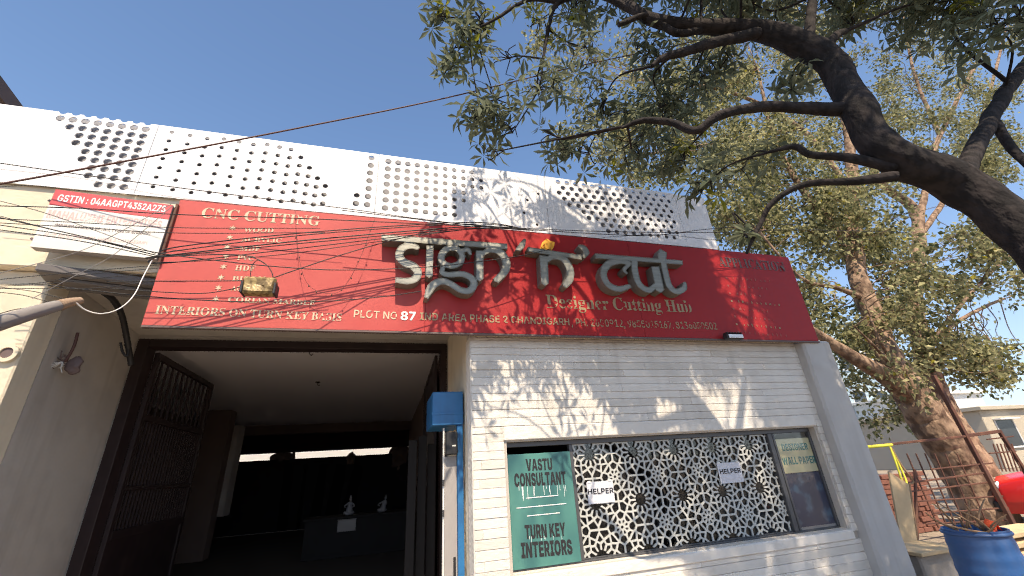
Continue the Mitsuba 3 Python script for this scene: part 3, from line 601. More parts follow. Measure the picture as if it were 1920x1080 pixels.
# sheets of paper taped to the glass
for i, (l, c0) in enumerate((('white paper notice reading HELPER on the left of the lattice window', [(1098, 905), (1148, 900), (1153, 942), (1104, 945)]), ('white paper notice reading HELPER on the right of the lattice window', [(1344, 869), (1388, 865), (1392, 904), (1350, 907)]))):
    pn = thing('paper_notice', l, 'notice', None); WP = Plane((0, yw+0.0195, 0), (1, 0)); q = [WP.uv(*p) for p in c0]
    x0_, x1_ = (q[0][0]+q[3][0])/2, (q[1][0]+q[2][0])/2; z1_, z0_ = (q[0][1]+q[1][1])/2, (q[2][1]+q[3][1])/2
    nx = 12; vv = []
    for a in range(nx+1):
        for b_ in range(2):
            u = a/nx; vv.append([x0_+(x1_-x0_)*u, yw+0.0175-0.006*abs(2*u-1)**3*(0.5+0.5*b_)-0.0006, z0_+(z1_-z0_)*b_])
    ff = [[2*a, 2*a+2, 2*a+3, 2*a+1] for a in range(nx)]
    part(pn, 'sheet', (np.array(vv), np.array(ff)), 'paper')
    b0, b1 = ((1103, 927), (1151, 924)) if i == 0 else ((1351, 889), (1390, 886)); tp = (1103, 917) if i == 0 else (1350, 880)
    part(pn, 'lettering', lettering(WP.off(0.0085), 'HELPER', b0, b1, tp, 0.0004, 'sans', 650), 'print_black')
    for s in (0.1, 0.9): part(pn, 'tape', cbox(x0_+(x1_-x0_)*s-0.02, x0_+(x1_-x0_)*s+0.02, yw+0.0095, yw+0.0110, z1_-0.008, z1_+0.012, 0.0003), 'cable_white')
# teal advertising board
va = thing('teal_panel', 'teal translucent panel advertising vastu consultant and turn key interiors', 'sign')
VP = Plane((0, yw-0.012, 0), (1, 0))
part(va, 'sheet', cbox(WX0+0.031, x1-0.027, yw-0.012, yw-0.002, WZ0+0.031, zc(0.026, yw), 0.002), 'teal_film')
VT = VP.off(0.0006)
for t, L, R, tp in (('VASTU', (987, 883), (1036, 881), (986, 861)), ('CONSULTANT', (965, 913), (1062, 908), (964, 888)), ('TURN KEY', (985, 1011), (1061, 1005), (983, 985)), ('INTERIORS', (978, 1047), (1074, 1039), (976, 1018))):
    part(va, 'lettering', lettering(VT, t, L, R, tp, 0.002, 'sans', 900), 'print_black')
for (xa, ya), (xb, yb_) in (((986, 933), (1046, 930)), ((968, 951), (1062, 946)), ((988, 967), (1050, 962))):
    a, b = VT.uv(xa, ya), VT.uv(xb, yb_); z = (a[1]+b[1])/2
    part(va, 'rule', cbox(a[0], b[0], yw-0.0155, yw-0.0125, z-0.004, z+0.004, 0.001), 'print_white')
rr = np.random.default_rng(11)
dr_ = []
for k in range(22):                                      # paint runs below the words
    x, y = (rr.uniform(966, 1062), 912) if k < 15 else (rr.uniform(990, 1060), 1007)
    c = VT.uv(x, y-2); L = rr.uniform(0.03, 0.15) if k < 15 else rr.uniform(0.02, 0.06)
    dr_.append(cbox(c[0]-0.0022, c[0]+0.0022, yw-0.0142, yw-0.0125, c[1]-L, c[1], 0.0005))
part(va, 'paint_runs', cat(dr_), 'print_white')
# right light: wallpaper sign over a dark poster
wp = thing('wallpaper_sign', 'cream designer wall paper sign in the right window pane', 'sign')
rx_0, rx_1 = x2+0.105, WX1-0.045
zm = (at(1500, 886, yw)[2])
part(wp, 'sheet', cbox(rx_0, rx_1, yw+0.024, yw+0.03, zm, WZ1-0.13, 0.002), 'film_cream')
WT = Plane((0, yw+0.0238, 0), (1, 0))
part(wp, 'lettering', lettering(WT, 'DESIGNER', (1468, 846), (1516, 843), (1465, 833), 0.0012, 'sans', 800), 'print_teal')
part(wp, 'lettering', lettering(WT, 'WALL PAPER', (1469, 872), (1531, 868), (1466, 858), 0.0012, 'sans', 800), 'print_teal')
po = thing('dark_poster', 'dark navy poster behind glass under the wall paper sign', 'poster')
part(po, 'sheet', cbox(rx_0, rx_1, yw+0.026, yw+0.032, WZ0+0.0315, zm-0.004, 0.002), 'poster_navy')
part(po, 'bottom_rail', cbox(rx_0, rx_1, yw+0.0215, yw+0.0255, WZ0+0.032, WZ0+0.06, 0.001), 'cable_grey')

# ------------------------------------------------------------------ wires
def wire(name, label, pts, r, bs='cable_black', Y=3.75, n=None, catg='cable', group=None):
    Ys = Y if isinstance(Y, (list, tuple)) else [Y]*len(pts)
    P = [at(p[0], p[1], y) for p, y in zip(pts, Ys)]
    k = thing(name, label, catg, group); P = spline(P, n or 14*len(P))
    put(k, tube(P, r*0.72, 6), bs, True); return k
wire('overhead_cable', 'long brown cable slanting up across the blue sky into the tree', [(-60, 353), (0, 345), (300, 290), (560, 240), (830, 185), (1080, 125), (1290, 80), (1400, 50)], 0.0085, 'cable_brown', [2.5, 2.6, 2.7, 2.8, 2.85, 2.9, 2.9, 2.9])
wire('overhead_cable', 'thin black cable hugging the foot of the white screen from left edge to tree', [(-30, 302), (0, 306), (200, 334), (420, 363), (640, 390), (870, 420), (1100, 433), (1345, 436), (1500, 431), (1700, 436)], 0.006, 'cable_black', 3.85)
wire('overhead_cable', 'second black cable close under the screen foot above the steel letters', [(640, 394), (870, 421), (1000, 431), (1150, 440), (1230, 441), (1345, 428), (1500, 420)], 0.006, 'cable_black', 3.8)
wire('overhead_cable', 'third black cable at the right end of the screen foot', [(1130, 445), (1240, 440), (1345, 450), (1480, 452)], 0.004, 'cable_black', 3.85)
wire('overhead_cable', 'faint grey cable crossing the left white panel under its top cable', [(-20, 314), (0, 317), (160, 336), (330, 370), (640, 402)], 0.003, 'cable_grey', 3.85)
wire('overhead_cable', 'black cable along the top edge of the company board lettering', [(-20, 385), (0, 386), (160, 391), (330, 402), (600, 411), (880, 424)], 0.006, 'cable_black', 3.7)
wire('overhead_cable', 'black cable over the pink company name toward the word CUTTING', [(-20, 409), (0, 410), (160, 418), (340, 427), (600, 428)], 0.0045, 'cable_black', 3.7)
wire('overhead_cable', 'black cable under the pink company name toward the word WOOD', [(-20, 417), (0, 418), (160, 427), (340, 437), (610, 436)], 0.0045, 'cable_black', 3.7)
wire('overhead_cable', 'black cable sagging from the left edge and crossing the steel letters', [(-20, 404), (0, 408), (140, 440), (290, 473), (420, 490), (507, 499), (621, 506), (738, 504), (843, 497), (967, 481), (1033, 467)], 0.006, 'cable_black', [3.65]*6+[3.7, 3.75, 3.8, 3.85, 3.9])
wire('overhead_cable', 'black cable dipping across the lower half of the company board', [(-20, 418), (0, 422), (150, 445), (290, 478)], 0.005, 'cable_black', 3.66)
wire('overhead_cable', 'lowest black cable dipping across the foot of the company board', [(-20, 428), (0, 431), (150, 452), (290, 481)], 0.005, 'cable_black', 3.68)
for i, (l, a, b, c_) in enumerate((('topmost', (340, 462), (600, 434), (885, 417)), ('second', (340, 469), (600, 438), (885, 420)), ('third', (320, 478), (600, 448), (885, 425)), ('fourth', (300, 482), (600, 453), (885, 428)), ('fifth', (300, 494), (540, 468), (880, 430)), ('sixth', (300, 492), (540, 476), (880, 430)))):
    wire('sign_cable', f'{l} black cable of the fan rising across the red sign to the first letter', [(292, 480), a, b, c_, (1000, 432)], [0.007, 0.0065, 0.009, 0.0065, 0.006, 0.005][i], 'cable_black', [3.75, 3.75, 3.8, 3.85, 3.85])
wire('sign_cable', 'black cable rising from the brass box to the top of the steel letters', [(512, 521), (570, 501), (640, 478), (715, 456), (820, 430)], 0.0065, 'cable_black', [3.72, 3.75, 3.8, 3.85, 3.9])
wire('sign_cable', 'black cable running level from the sign edge into the brass box', [(200, 528), (340, 527), (400, 527), (463, 526)], 0.006, 'cable_black', 3.72)
wire('sign_cable', 'black cable dipping below the level one into the brass box', [(200, 540), (310, 548), (380, 550), (430, 543), (463, 534)], 0.005, 'cable_black', 3.72)
wire('sign_cable', 'lowest black cable crossing the red sign under the brass box', [(90, 535), (280, 556), (430, 565), (560, 566), (640, 563), (720, 556), (790, 546)], 0.006, 'cable_black', [3.75, 3.75, 3.75, 3.78, 3.8, 3.85, 3.9])
wire('sign_cable', 'arched black cable looping over the brass box', [(300, 482), (380, 478), (450, 478), (480, 485), (500, 497), (510, 512), (512, 524)], 0.006, 'cable_black', 3.72)
wire('sign_cable', 'short drop cable at the left side of the brass box', [(471, 528), (470, 510), (474, 496), (484, 488), (500, 497)], 0.0045, 'cable_black', 3.72)
for i, (l, pts) in enumerate((('upper', [(-20, 517), (0, 512), (144, 473), (230, 432), (322, 382)]), ('lower', [(60, 560), (139, 518), (205, 483), (260, 440), (325, 385)]))):
    wire('stay_wire', f'{l} of two thin wires rising to the top right corner of the company board', pts, 0.0038, 'cable_grey', 3.62)
fan = [((-20, 352), (60, 348), (150, 357), (330, 372)), ((-20, 372), (80, 398), (200, 440), (292, 476)), ((-20, 400), (90, 428), (190, 452), (292, 478)), ((-20, 526), (70, 517), (170, 508), (295, 497)), ((-20, 533), (70, 531), (170, 514), (295, 503)), ((-20, 537), (80, 533), (180, 522), (295, 511)), ((-20, 541), (80, 541), (180, 540), (280, 528)), ((-20, 536), (60, 546), (90, 553), (120, 560)), ((-20, 546), (40, 553), (80, 563), (110, 570)), ((-20, 594), (30, 580), (70, 577), (110, 574))]
for i, p in enumerate(fan):
    wire('wall_cable', ['topmost', 'second', 'third', 'fourth', 'fifth', 'sixth', 'seventh', 'eighth', 'ninth', 'lowest'][i]+' thin black cable of the fan over the bright left wall', p, 0.0038, 'cable_black', 3.7)
wire('white_cable', 'white cable drooping from the pole tip up to the company board corner', [(143, 568), (160, 581), (185, 588), (212, 584), (236, 570), (254, 549), (268, 520), (285, 488)], 0.006, 'cable_white', [3.35, 3.4, 3.45, 3.5, 3.55, 3.6, 3.65, 3.7])
# decorative string hanging in a loop in front of the sign
k = wire('light_string', 'thin looping string of small bulbs hanging in front of the red sign', [(553, 393), (556, 440), (562, 490), (574, 528), (596, 546), (632, 549), (655, 524), (676, 482), (692, 440), (703, 410)], 0.0028, 'cable_brown', 4.02, 60)
kk = k; labels[kk] = labels.pop(k); scene[kk+'__cord'] = scene.pop(k)
Ps = spline([at(*p, 4.02) for p in [(553, 393), (556, 440), (562, 490), (574, 528), (596, 546), (632, 549), (655, 524), (676, 482), (692, 440), (703, 410)]], 26)
for i, p in enumerate(Ps[1:-1:2]):
    b = trimesh.creation.icosphere(1, 0.007); b.vertices *= [1, 1, 1.7]; b.apply_translation(p+np.array([0.006*(-1)**i, -0.004, -0.014])); part(kk, 'bulb', b, 'cable_brown', True)
# brass junction box on the cables
bj = thing('junction_box', 'dented brass coloured junction box hanging from the cables before the red sign', 'junction box')
c = at(488, 538, 3.72); bm = cbox(-0.125, 0.125, -0.055, 0.055, -0.078, 0.078, 0.02).subdivide().subdivide()
bm.vertices += (meshkit.fbm(bm.vertices*16, 3)[:, None]-0.5)*[[0.03, 0.04, 0.03]]; bm.apply_translation(c); part(bj, 'case', bm, 'brass_tape', 35)
for s in (-1, 1):
    m = cbox(-0.010, 0.010, -0.060, 0.060, -0.082, 0.02, 0.004); m.apply_translation(c+[s*0.125, 0, 0.004]); part(bj, 'end_clamp', m, 'car_trim')
m = cbox(-0.10, 0.10, -0.012, 0.012, -0.004, 0.004, 0.002); m.apply_translation(c+[0, 0, 0.084]); part(bj, 'top_strap', m, 'car_trim')
# bare pole end sticking in from the left
pl = thing('slanting_pole', 'grey cable wrapped pole slanting in from the left edge before the ledge', 'pole')
pp = spline([at(-60, 622, 2.9), at(0, 605, 3.0), at(70, 584, 3.2), at(112, 572, 3.3)], 20); part(pl, 'shaft', tube(pp, np.linspace(0.052, 0.036, 20), 12, 0.05, 3, 14), 'pipe_grey', True)
pp = spline([at(110, 573, 3.295), at(130, 567, 3.34), at(153, 563, 3.40)], 24); part(pl, 'rope_wrap', tube(pp, np.linspace(0.036, 0.022, 24)*(1+0.14*np.sin(np.arange(24)*2.1)), 12), 'rope_tan', True)
# drooping black hose under the ledge
ho = thing('black_hose', 'thick dark hose drooping from the ledge down to the gate post', 'hose')
hp = spline([at(172, 526, 4.5), at(190, 545, 4.55), at(212, 562, 4.7), at(228, 590, 4.9), at(236, 625, 5.1), at(243, 665, 5.25), at(246, 685, 5.3)], 40)
part(ho, 'run', tube(hp, 0.028, 10), 'cable_black', True)
lp = spline([at(226, 642, 5.15), at(230, 660, 5.18), at(238, 668, 5.2), at(241, 655, 5.2), at(234, 646, 5.2)], 24); part(ho, 'loop', tube(lp, 0.012, 8), 'cable_black', True)
# torn bunting / rag with tinsel on the return wall
rg = thing('tinsel_charm', 'small dark charm with silvery tinsel hanging on the left gateway wall', 'charm')
c = at(118, 678, 4.75)
for k in range(16):
    a = RNG.uniform(0, 6.28); e = c+np.array([0.10*math.cos(a), -0.05, 0.12*math.sin(a)-0.02])*RNG.uniform(0.4, 1)
    part(rg, 'tinsel', tube(spline([c, (c+e)/2+RNG.normal(0, 0.02, 3), e], 8), 0.004, 5), 'cable_white' if k % 3 == 0 else 'print_dark', True)
m = trimesh.creation.icosphere(2, 0.075); m.vertices *= [0.9, 0.4, 1.2]; m.vertices += (meshkit.fbm(m.vertices*14, 3)[:, None]-0.5)*0.06; m.apply_translation(c+[0.08, 0.03, -0.03]); part(rg, 'bunch', m, 'print_dark', True)
m = tube(spline([c+[0.03, 0.0, 0.28], c+[0.04, 0, 0.15], c+[0.02, 0, 0.0]], 10), 0.012, 6); part(rg, 'cord', m, 'cable_brown', True)
# round wall fitting at the left edge
rf = thing('wall_socket', 'round fitting with a dark hole on the bright left wall', 'wall fitting')
c = at(14, 662, Y0-0.02)
m = trimesh.creation.annulus(0.045, 0.075, 0.03, sections=24); m.apply_transform(trimesh.transformations.rotation_matrix(math.pi/2, [1, 0, 0])); m.apply_translation(c); part(rf, 'ring', m, 'plaster_cream', 30)
m = trimesh.creation.cylinder(0.044, 0.02, sections=20); m.apply_transform(trimesh.transformations.rotation_matrix(math.pi/2, [1, 0, 0])); m.apply_translation(c+[0, 0.008, 0]); part(rf, 'hole_plug', m, 'print_dark')

# ------------------------------------------------------------------ trees
def leaves(pos, dirn, nrm, L, W, wide, col, droop=0.12):
    """many folded leaves as one mesh with a colour per leaf"""
    n = len(pos); d = dirn/np.linalg.norm(dirn, axis=1, keepdims=True); s = np.cross(d, nrm); s /= np.linalg.norm(s, axis=1, keepdims=True)+1e-9; u = np.cross(s, d)
    L, W = np.broadcast_to(L, n)[:, None], np.broadcast_to(W, n)[:, None]
    b = pos; m = pos+d*L*wide-u*W*0.12; l = pos+d*L*wide+s*W/2+u*W*0.14; r = pos+d*L*wide-s*W/2+u*W*0.14; t = pos+d*L-u*L*droop
    v = np.stack([b, l, m, r, t], 1).reshape(-1, 3); k = np.arange(n)[:, None]*5
    f = np.stack([k+[0, 2, 1], k+[0, 3, 2], k+[1, 2, 4], k+[2, 3, 4]], 1).reshape(-1, 3)
    return trimesh.Trimesh(v, f, process=False), np.repeat(col, 5, axis=0)
def unit(n, r): v = r.normal(size=(n, 3)); return v/np.linalg.norm(v, axis=1, keepdims=True)
def limb(tree, name, pts, seed, bs, parent=None, bump=0.16, kpx=1.0, sides=14):
    """pts: (px, py, y, radius in px)"""
    P = np.array([at(p[0], p[1], p[2]) for p in pts]); R = np.array([p[3]*kpx*((at(p[0], p[1], p[2])-EYE)@CF)/FPX*0.8 for p in pts])
    n = max(12, int(9*len(pts))); S = spline(np.column_stack([P, R]), n)
    S[:, :3] += (meshkit.fbm(S[:, :3]*3.0+seed, 2)[:, None]-0.5)*R.mean()*0.8
    part(tree, name, tube(S[:, :3], np.maximum(S[:, 3], 0.003), sides, bump, seed, 7), bs, True)
    return S
ta = thing('street_tree', 'big dark limbed street tree arching over the shop from the right', 'tree')
SKEL = []
base = np.array([5.3, 0.75, 0.0])
LM = [[(1590, 205, 1.62, 15), (1520, 203, 1.7, 12), (1430, 200, 1.8, 10), (1350, 216, 1.9, 9.5), (1305, 245, 2.0, 8), (1260, 230, 2.1, 7.5), (1205, 226, 2.2, 6), (1165, 240, 2.3, 3)],
      [(1680, 330, 1.52, 11), (1600, 340, 1.65, 8), (1510, 346, 1.8, 6.5), (1450, 378, 1.95, 5.5), (1425, 420, 2.05, 4.5), (1400, 475, 2.1, 2.5)],
      [(1680, 315, 1.52, 12), (1590, 296, 1.65, 9), (1520, 290, 1.75, 7), (1490, 275, 1.8, 6), (1442, 285, 1.9, 3)],
      [(1800, 345, 1.42, 18), (1850, 235, 1.45, 15), (1895, 160, 1.5, 13), (1945, 90, 1.5, 11), (1990, 0, 1.5, 9)],
      [(1862, 225, 1.46, 9), (1895, 275, 1.4, 8), (1960, 340, 1.3, 7)],
      [(1515, 90, 1.76, 12), (1521, 20, 1.75, 9), (1524, -80, 1.7, 7), (1500, -200, 1.6, 5)],
      [(1545, 90, 1.72, 10), (1570, 65, 1.72, 8), (1586, 58, 1.72, 6)],
      [(1420, 62, 1.92, 12), (1340, 80, 2.0, 10), (1290, 95, 2.05, 9), (1245, 108, 2.15, 7), (1222, 124, 2.2, 4)],
      [(1330, 50, 2.05, 8), (1270, 62, 2.1, 7), (1215, 30, 2.15, 6), (1160, 46, 2.2, 5)],
      [(1200, 26, 2.2, 8), (1120, -8, 2.35, 6), (1050, 4, 2.5, 5), (1030, 45, 2.6, 4), (1018, 110, 2.65, 3)],
      [(1050, 4, 2.5, 4.5), (990, 0, 2.55, 4), (930, 35, 2.6, 3), (880, 60, 2.65, 2)]]
TR = [(2050, 570, 1.22, 44), (1925, 445, 1.32, 39), (1800, 345, 1.42, 37), (1690, 300, 1.5, 35), (1640, 262, 1.55, 31), (1600, 190, 1.6, 28), (1560, 120, 1.7, 27), (1490, 78, 1.8, 25), (1400, 52, 1.95, 18), (1270, 46, 2.1, 14), (1200, 26, 2.2, 11), (1150, -30, 2.3, 8), (1090, -120, 2.4, 5)]
_p = [np.r_[at(*q[:3]), q[3]*((at(*q[:3])-EYE)@CF)/FPX*0.92] for q in TR]
S = spline(np.vstack([np.r_[base, _p[0][3]*1.45], np.r_[base*[1, 1, 0]+[-0.1, 0.05, 0.9], _p[0][3]*1.2], np.r_[(base+_p[0][:3])/2*[1, 1, 0]+[0, 0, 1.6], _p[0][3]*1.08]]+_p), 120)
S[:, :3] += (meshkit.fbm(S[:, :3]*2.5+4, 2)[:, None]-0.5)*0.10
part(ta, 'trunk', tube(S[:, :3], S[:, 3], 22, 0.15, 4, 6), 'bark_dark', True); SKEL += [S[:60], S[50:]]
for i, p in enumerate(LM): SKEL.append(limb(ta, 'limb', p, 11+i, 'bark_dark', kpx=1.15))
skp = np.vstack([s[:, :3] for s in SKEL[1:]]); skr = np.concatenate([s[:, 3] for s in SKEL[1:]])
ra = np.random.default_rng(21)
# clumps of foliage: centre, radii, whorls
CL = []
def clump(px, py, y, r, n): CL.append((at(px, py, y), np.array(r, float)*np.ones(3), int(n*1.2)))
for q in ((905, 45, 2.7, .34, 26), (860, 90, 2.75, .24, 13), (950, 110, 2.75, .38, 34), (1010, 40, 2.65, .36, 26), (930, 190, 2.8, .34, 26), (1010, 170, 2.75, .38, 34), (900, 215, 2.8, .22, 10), (960, 250, 2.85, .30, 22), (925, 285, 2.85, .18, 9), (1040, 260, 2.8, .34, 26),
          (1100, 90, 2.6, .36, 22), (1130, 190, 2.65, .40, 34), (1100, 290, 2.8, .34, 24), (1180, 270, 2.75, .38, 30), (1210, 110, 2.5, .34, 20), (1250, 200, 2.55, .38, 28), (1300, 160, 2.4, .35, 20), (1280, 290, 2.6, .36, 26), (1350, 130, 2.3, .3, 16), (1330, 340, 2.4, .3, 16), (1400, 300, 2.3, .3, 14), (1080, 10, 2.5, .35, 22), (1180, -30, 2.3, .4, 26), (980, -50, 2.6, .45, 34), (900, -60, 2.7, .35, 20), (830, 130, 2.8, .16, 5), (820, 30, 2.8, .2, 8), (1400, 0, 2.0, .35, 20), (1480, 150, 1.95, .22, 8), (1398, 440, 2.1, .05, 3), (1600, 30, 1.8, .25, 12)):
    clump(*q)
# the crown goes on above and beside the picture, where it shades the front of the shop
for q in ((1.7, 2.6, 6.2, .75, 95), (2.6, 2.3, 6.6, .8, 110), (3.5, 2.2, 6.4, .8, 110), (4.4, 2.0, 6.8, .8, 100), (5.2, 1.8, 6.2, .8, 90), (2.2, 1.6, 7.2, .8, 90), (3.2, 1.3, 7.6, .9, 120), (4.3, 1.0, 7.5, .9, 120), (5.3, .8, 7.0, .9, 110), (2.6, .6, 7.6, .8, 80), (3.6, .2, 7.4, .9, 120), (4.7, -.1, 7.0, .9, 110), (5.7, -.2, 6.3, .8, 90), (3.0, -.9, 7.0, .8, 90), (4.1, -1.0, 6.8, .9, 110), (5.2, -1.0, 6.2, .9, 110), (1.3, 2.0, 6.6, .5, 40), (3.9, 1.8, 5.6, .7, 80), (5.4, 1.2, 5.2, .7, 70), (3.1, 1.9, 5.6, .5, 40), (6.2, 1.0, 5.8, .8, 80), (6.4, 0, 5.2, .8, 70), (4.8, -.3, 5.4, .8, 80), (3.4, -.4, 5.8, .7, 60)):
    CL.append((np.array(q[:3])+[0, 0, 0.25*(4.3-q[1])], np.ones(3)*q[3], int(q[4]*1.2)))
for gx, gy, yy, rr_, n in ((1240, 400, 2.0, .5, 60), (1300, 430, 1.8, .5, 60), (1210, 370, 2.3, .35, 30), (900, 345, 2.3, .22, 14), (965, 430, 2.2, .25, 16), (1040, 400, 2.1, .28, 22), (1250, 520, 1.9, .5, 55), (1460, 560, 1.6, .5, 55), (1510, 620, 1.5, .45, 50), (1170, 510, 2.0, .4, 40), (1570, 800, 1.4, .5, 55), (1640, 950, 1.2, .5, 50), (1240, 690, 1.7, .4, 35), (1210, 770, 1.6, .38, 34), (1290, 790, 1.5, .3, 22), (1450, 700, 1.5, .4, 36), (1530, 700, 1.4, .4, 40), (1310, 500, 1.8, .35, 30), (1250, 390, 1.6, .55, 70), (1200, 440, 1.7, .45, 50), (1300, 400, 2.2, .5, 60), (1230, 560, 1.4, .5, 60), (1140, 560, 1.7, .4, 45), (1300, 600, 1.5, .45, 50), (1470, 520, 1.9, .4, 40), (1490, 600, 1.7, .4, 40), (1050, 500, 1.9, .3, 24), (870, 380, 2.4, .2, 12)):
    CL.append((at(gx, gy, 4.2)+(4.2-yy)*np.array([-0.10, -1.0, 1.4]), np.ones(3)*rr_, n))  # extra unseen clumps, added up the sun ray to shade the shop front
tw, WH = [], []
GAPS = []                                                # openings cut into the crown to shape sun patches on the shop front
for gx, gy, ga, gb in ((1060, 750, 75, 62), (945, 725, 35, 30), (1392, 740, 26, 55), (1330, 725, 18, 30), (908, 860, 22, 60), (950, 560, 45, 80), (1000, 455, 38, 38), (1085, 560, 26, 40), (1350, 500, 18, 45), (1385, 560, 20, 50), (1410, 610, 18, 26), (1110, 375, 60, 46), (930, 395, 26, 46), (990, 350, 22, 36), (1230, 435, 40, 18), (860, 330, 22, 30), (1250, 745, 16, 40), (1310, 870, 14, 24), (1120, 880, 30, 18)):
    g0, g1, g2 = at(gx, gy, 4.2), at(gx+ga, gy, 4.2), at(gx, gy-gb, 4.2); GAPS.append((g0[0], g0[2], abs(g1[0]-g0[0])+0.11, abs(g2[2]-g0[2])+0.11))
for c, r, n in CL:
    vis = c[2] < 5.6
    j = np.argmin(np.linalg.norm(skp-c, axis=1)+0.25*ra.random(len(skp))); s = skp[j]
    midp = (s+c)/2+ra.normal(0, 0.08, 3)+[0, 0, 0.08]
    L = np.linalg.norm(c-s); rad = min(skr[j]*0.7, 0.008+0.010*min(L, 2))
    tw.append(tube(spline([s, midp, c], 10), np.linspace(rad, 0.005, 10), 6))
    tips = []
    for k in range(n):
        e = c+unit(1, ra)[0]*r*ra.random()**0.45*[1, 1, 0.85]; tips.append(e)
    tips = np.array(tips)
    sh = tips+(4.2-tips[:, 1:2])*np.array([0.10, 1.0, -1.4])          # where the sun would throw each shadow on the shop front
    keep = np.ones(len(tips), bool)
    for gx, gz, ga, gb in GAPS: keep &= ~((((sh[:, 0]-gx)/ga)**2+((sh[:, 2]-gz)/gb)**2 < 1) & (ra.random(len(tips)) < 0.9))
    tips = tips[keep]
    if len(tips) < 3: continue
    hubs = c+unit(max(3, n//5), ra)*r*0.4
    for h in hubs: tw.append(tube(spline([c-(c-s)*0.1*ra.random(), (c+h)/2+ra.normal(0, 0.03, 3), h], 6), np.linspace(0.006, 0.004, 6), 5))
    for e in tips:
        h = hubs[np.argmin(np.linalg.norm(hubs-e, axis=1))]
        tw.append(tube(spline([h, (h+e)/2+ra.normal(0, 0.02, 3)+[0, 0, 0.015], e], 5), np.linspace(0.0038, 0.0022, 5), 4))
        WH.append((e, e-h))
part(ta, 'twigs', cat(tw), 'bark_dark', True); labels[ta+'__twigs'] = {'kind': 'stuff'}
def whorl(seed, young=False):
    r = np.random.default_rng(seed); n = r.integers(6, 9); a = np.arange(n)*2*np.pi/n+r.uniform(0, 1)+r.normal(0, 0.12, n); el = r.normal(-0.15, 0.28, n)
    d = np.stack([np.cos(a)*np.cos(el), np.sin(a)*np.cos(el), np.sin(el)], 1); nr = np.tile([0, 0, 1.0], (n, 1))+r.normal(0, 0.25, (n, 3))
    L = r.uniform(0.115, 0.185, n); t = r.random((n, 1))
    col = np.array([[0.115, 0.140, 0.090]])*(1-t)+np.array([[0.225, 0.245, 0.165]])*t
    if young: col = np.array([[0.22, 0.24, 0.03]])*(1-t)+np.array([[0.28, 0.27, 0.05]])*t
    col *= r.uniform(0.8, 1.2); return leaves(d*0.012, d, nr, L, L*0.27, 0.55, col, 0.16)
def rot_to(d, r):
    d = d/np.linalg.norm(d); z = d*0.55+np.array([0, 0, 0.75])+r.normal(0, 0.35, 3); z /= np.linalg.norm(z)
    x = np.cross(z, unit(1, r)[0]); x /= np.linalg.norm(x); M = np.eye(4); M[:3, 0], M[:3, 1], M[:3, 2] = x, np.cross(z, x), z; return M
VW = [whorl(100+k) for k in range(10)]+[whorl(130, True)]
VD = [mikit.ply(m, 'leaf_front', False, color=c) for m, c in VW]
dist = np.array([np.linalg.norm(e-EYE)+(50 if e[2] > 5.8 or e[1] < 1.5 else 0) for e, _ in WH]); near = set(np.argsort(dist)[:280].tolist())
vs, fs, cs, off = [], [], [], 0
for i, (e, dd) in enumerate(WH):
    M = rot_to(dd, ra); M[:3, 3] = e; k = 10 if ra.random() < 0.045 else int(ra.integers(0, 10)); sc = ra.uniform(0.8, 1.15)
    M[:3, :3] *= sc
    if i in near: scene[num(ta+'__leaf_whorl')] = {**VD[k], 'to_world': T(M.tolist())}
    else:
        m, c = VW[k]; v = m.vertices@M[:3, :3].T+M[:3, 3]; vs.append(v); fs.append(m.faces+off); cs.append(c); off += len(v)
part(ta, 'crown', trimesh.Trimesh(np.vstack(vs), np.vstack(fs), process=False), 'leaf_front', False, color=np.vstack(cs)); labels[ta+'__crown'] = {'kind': 'stuff'}

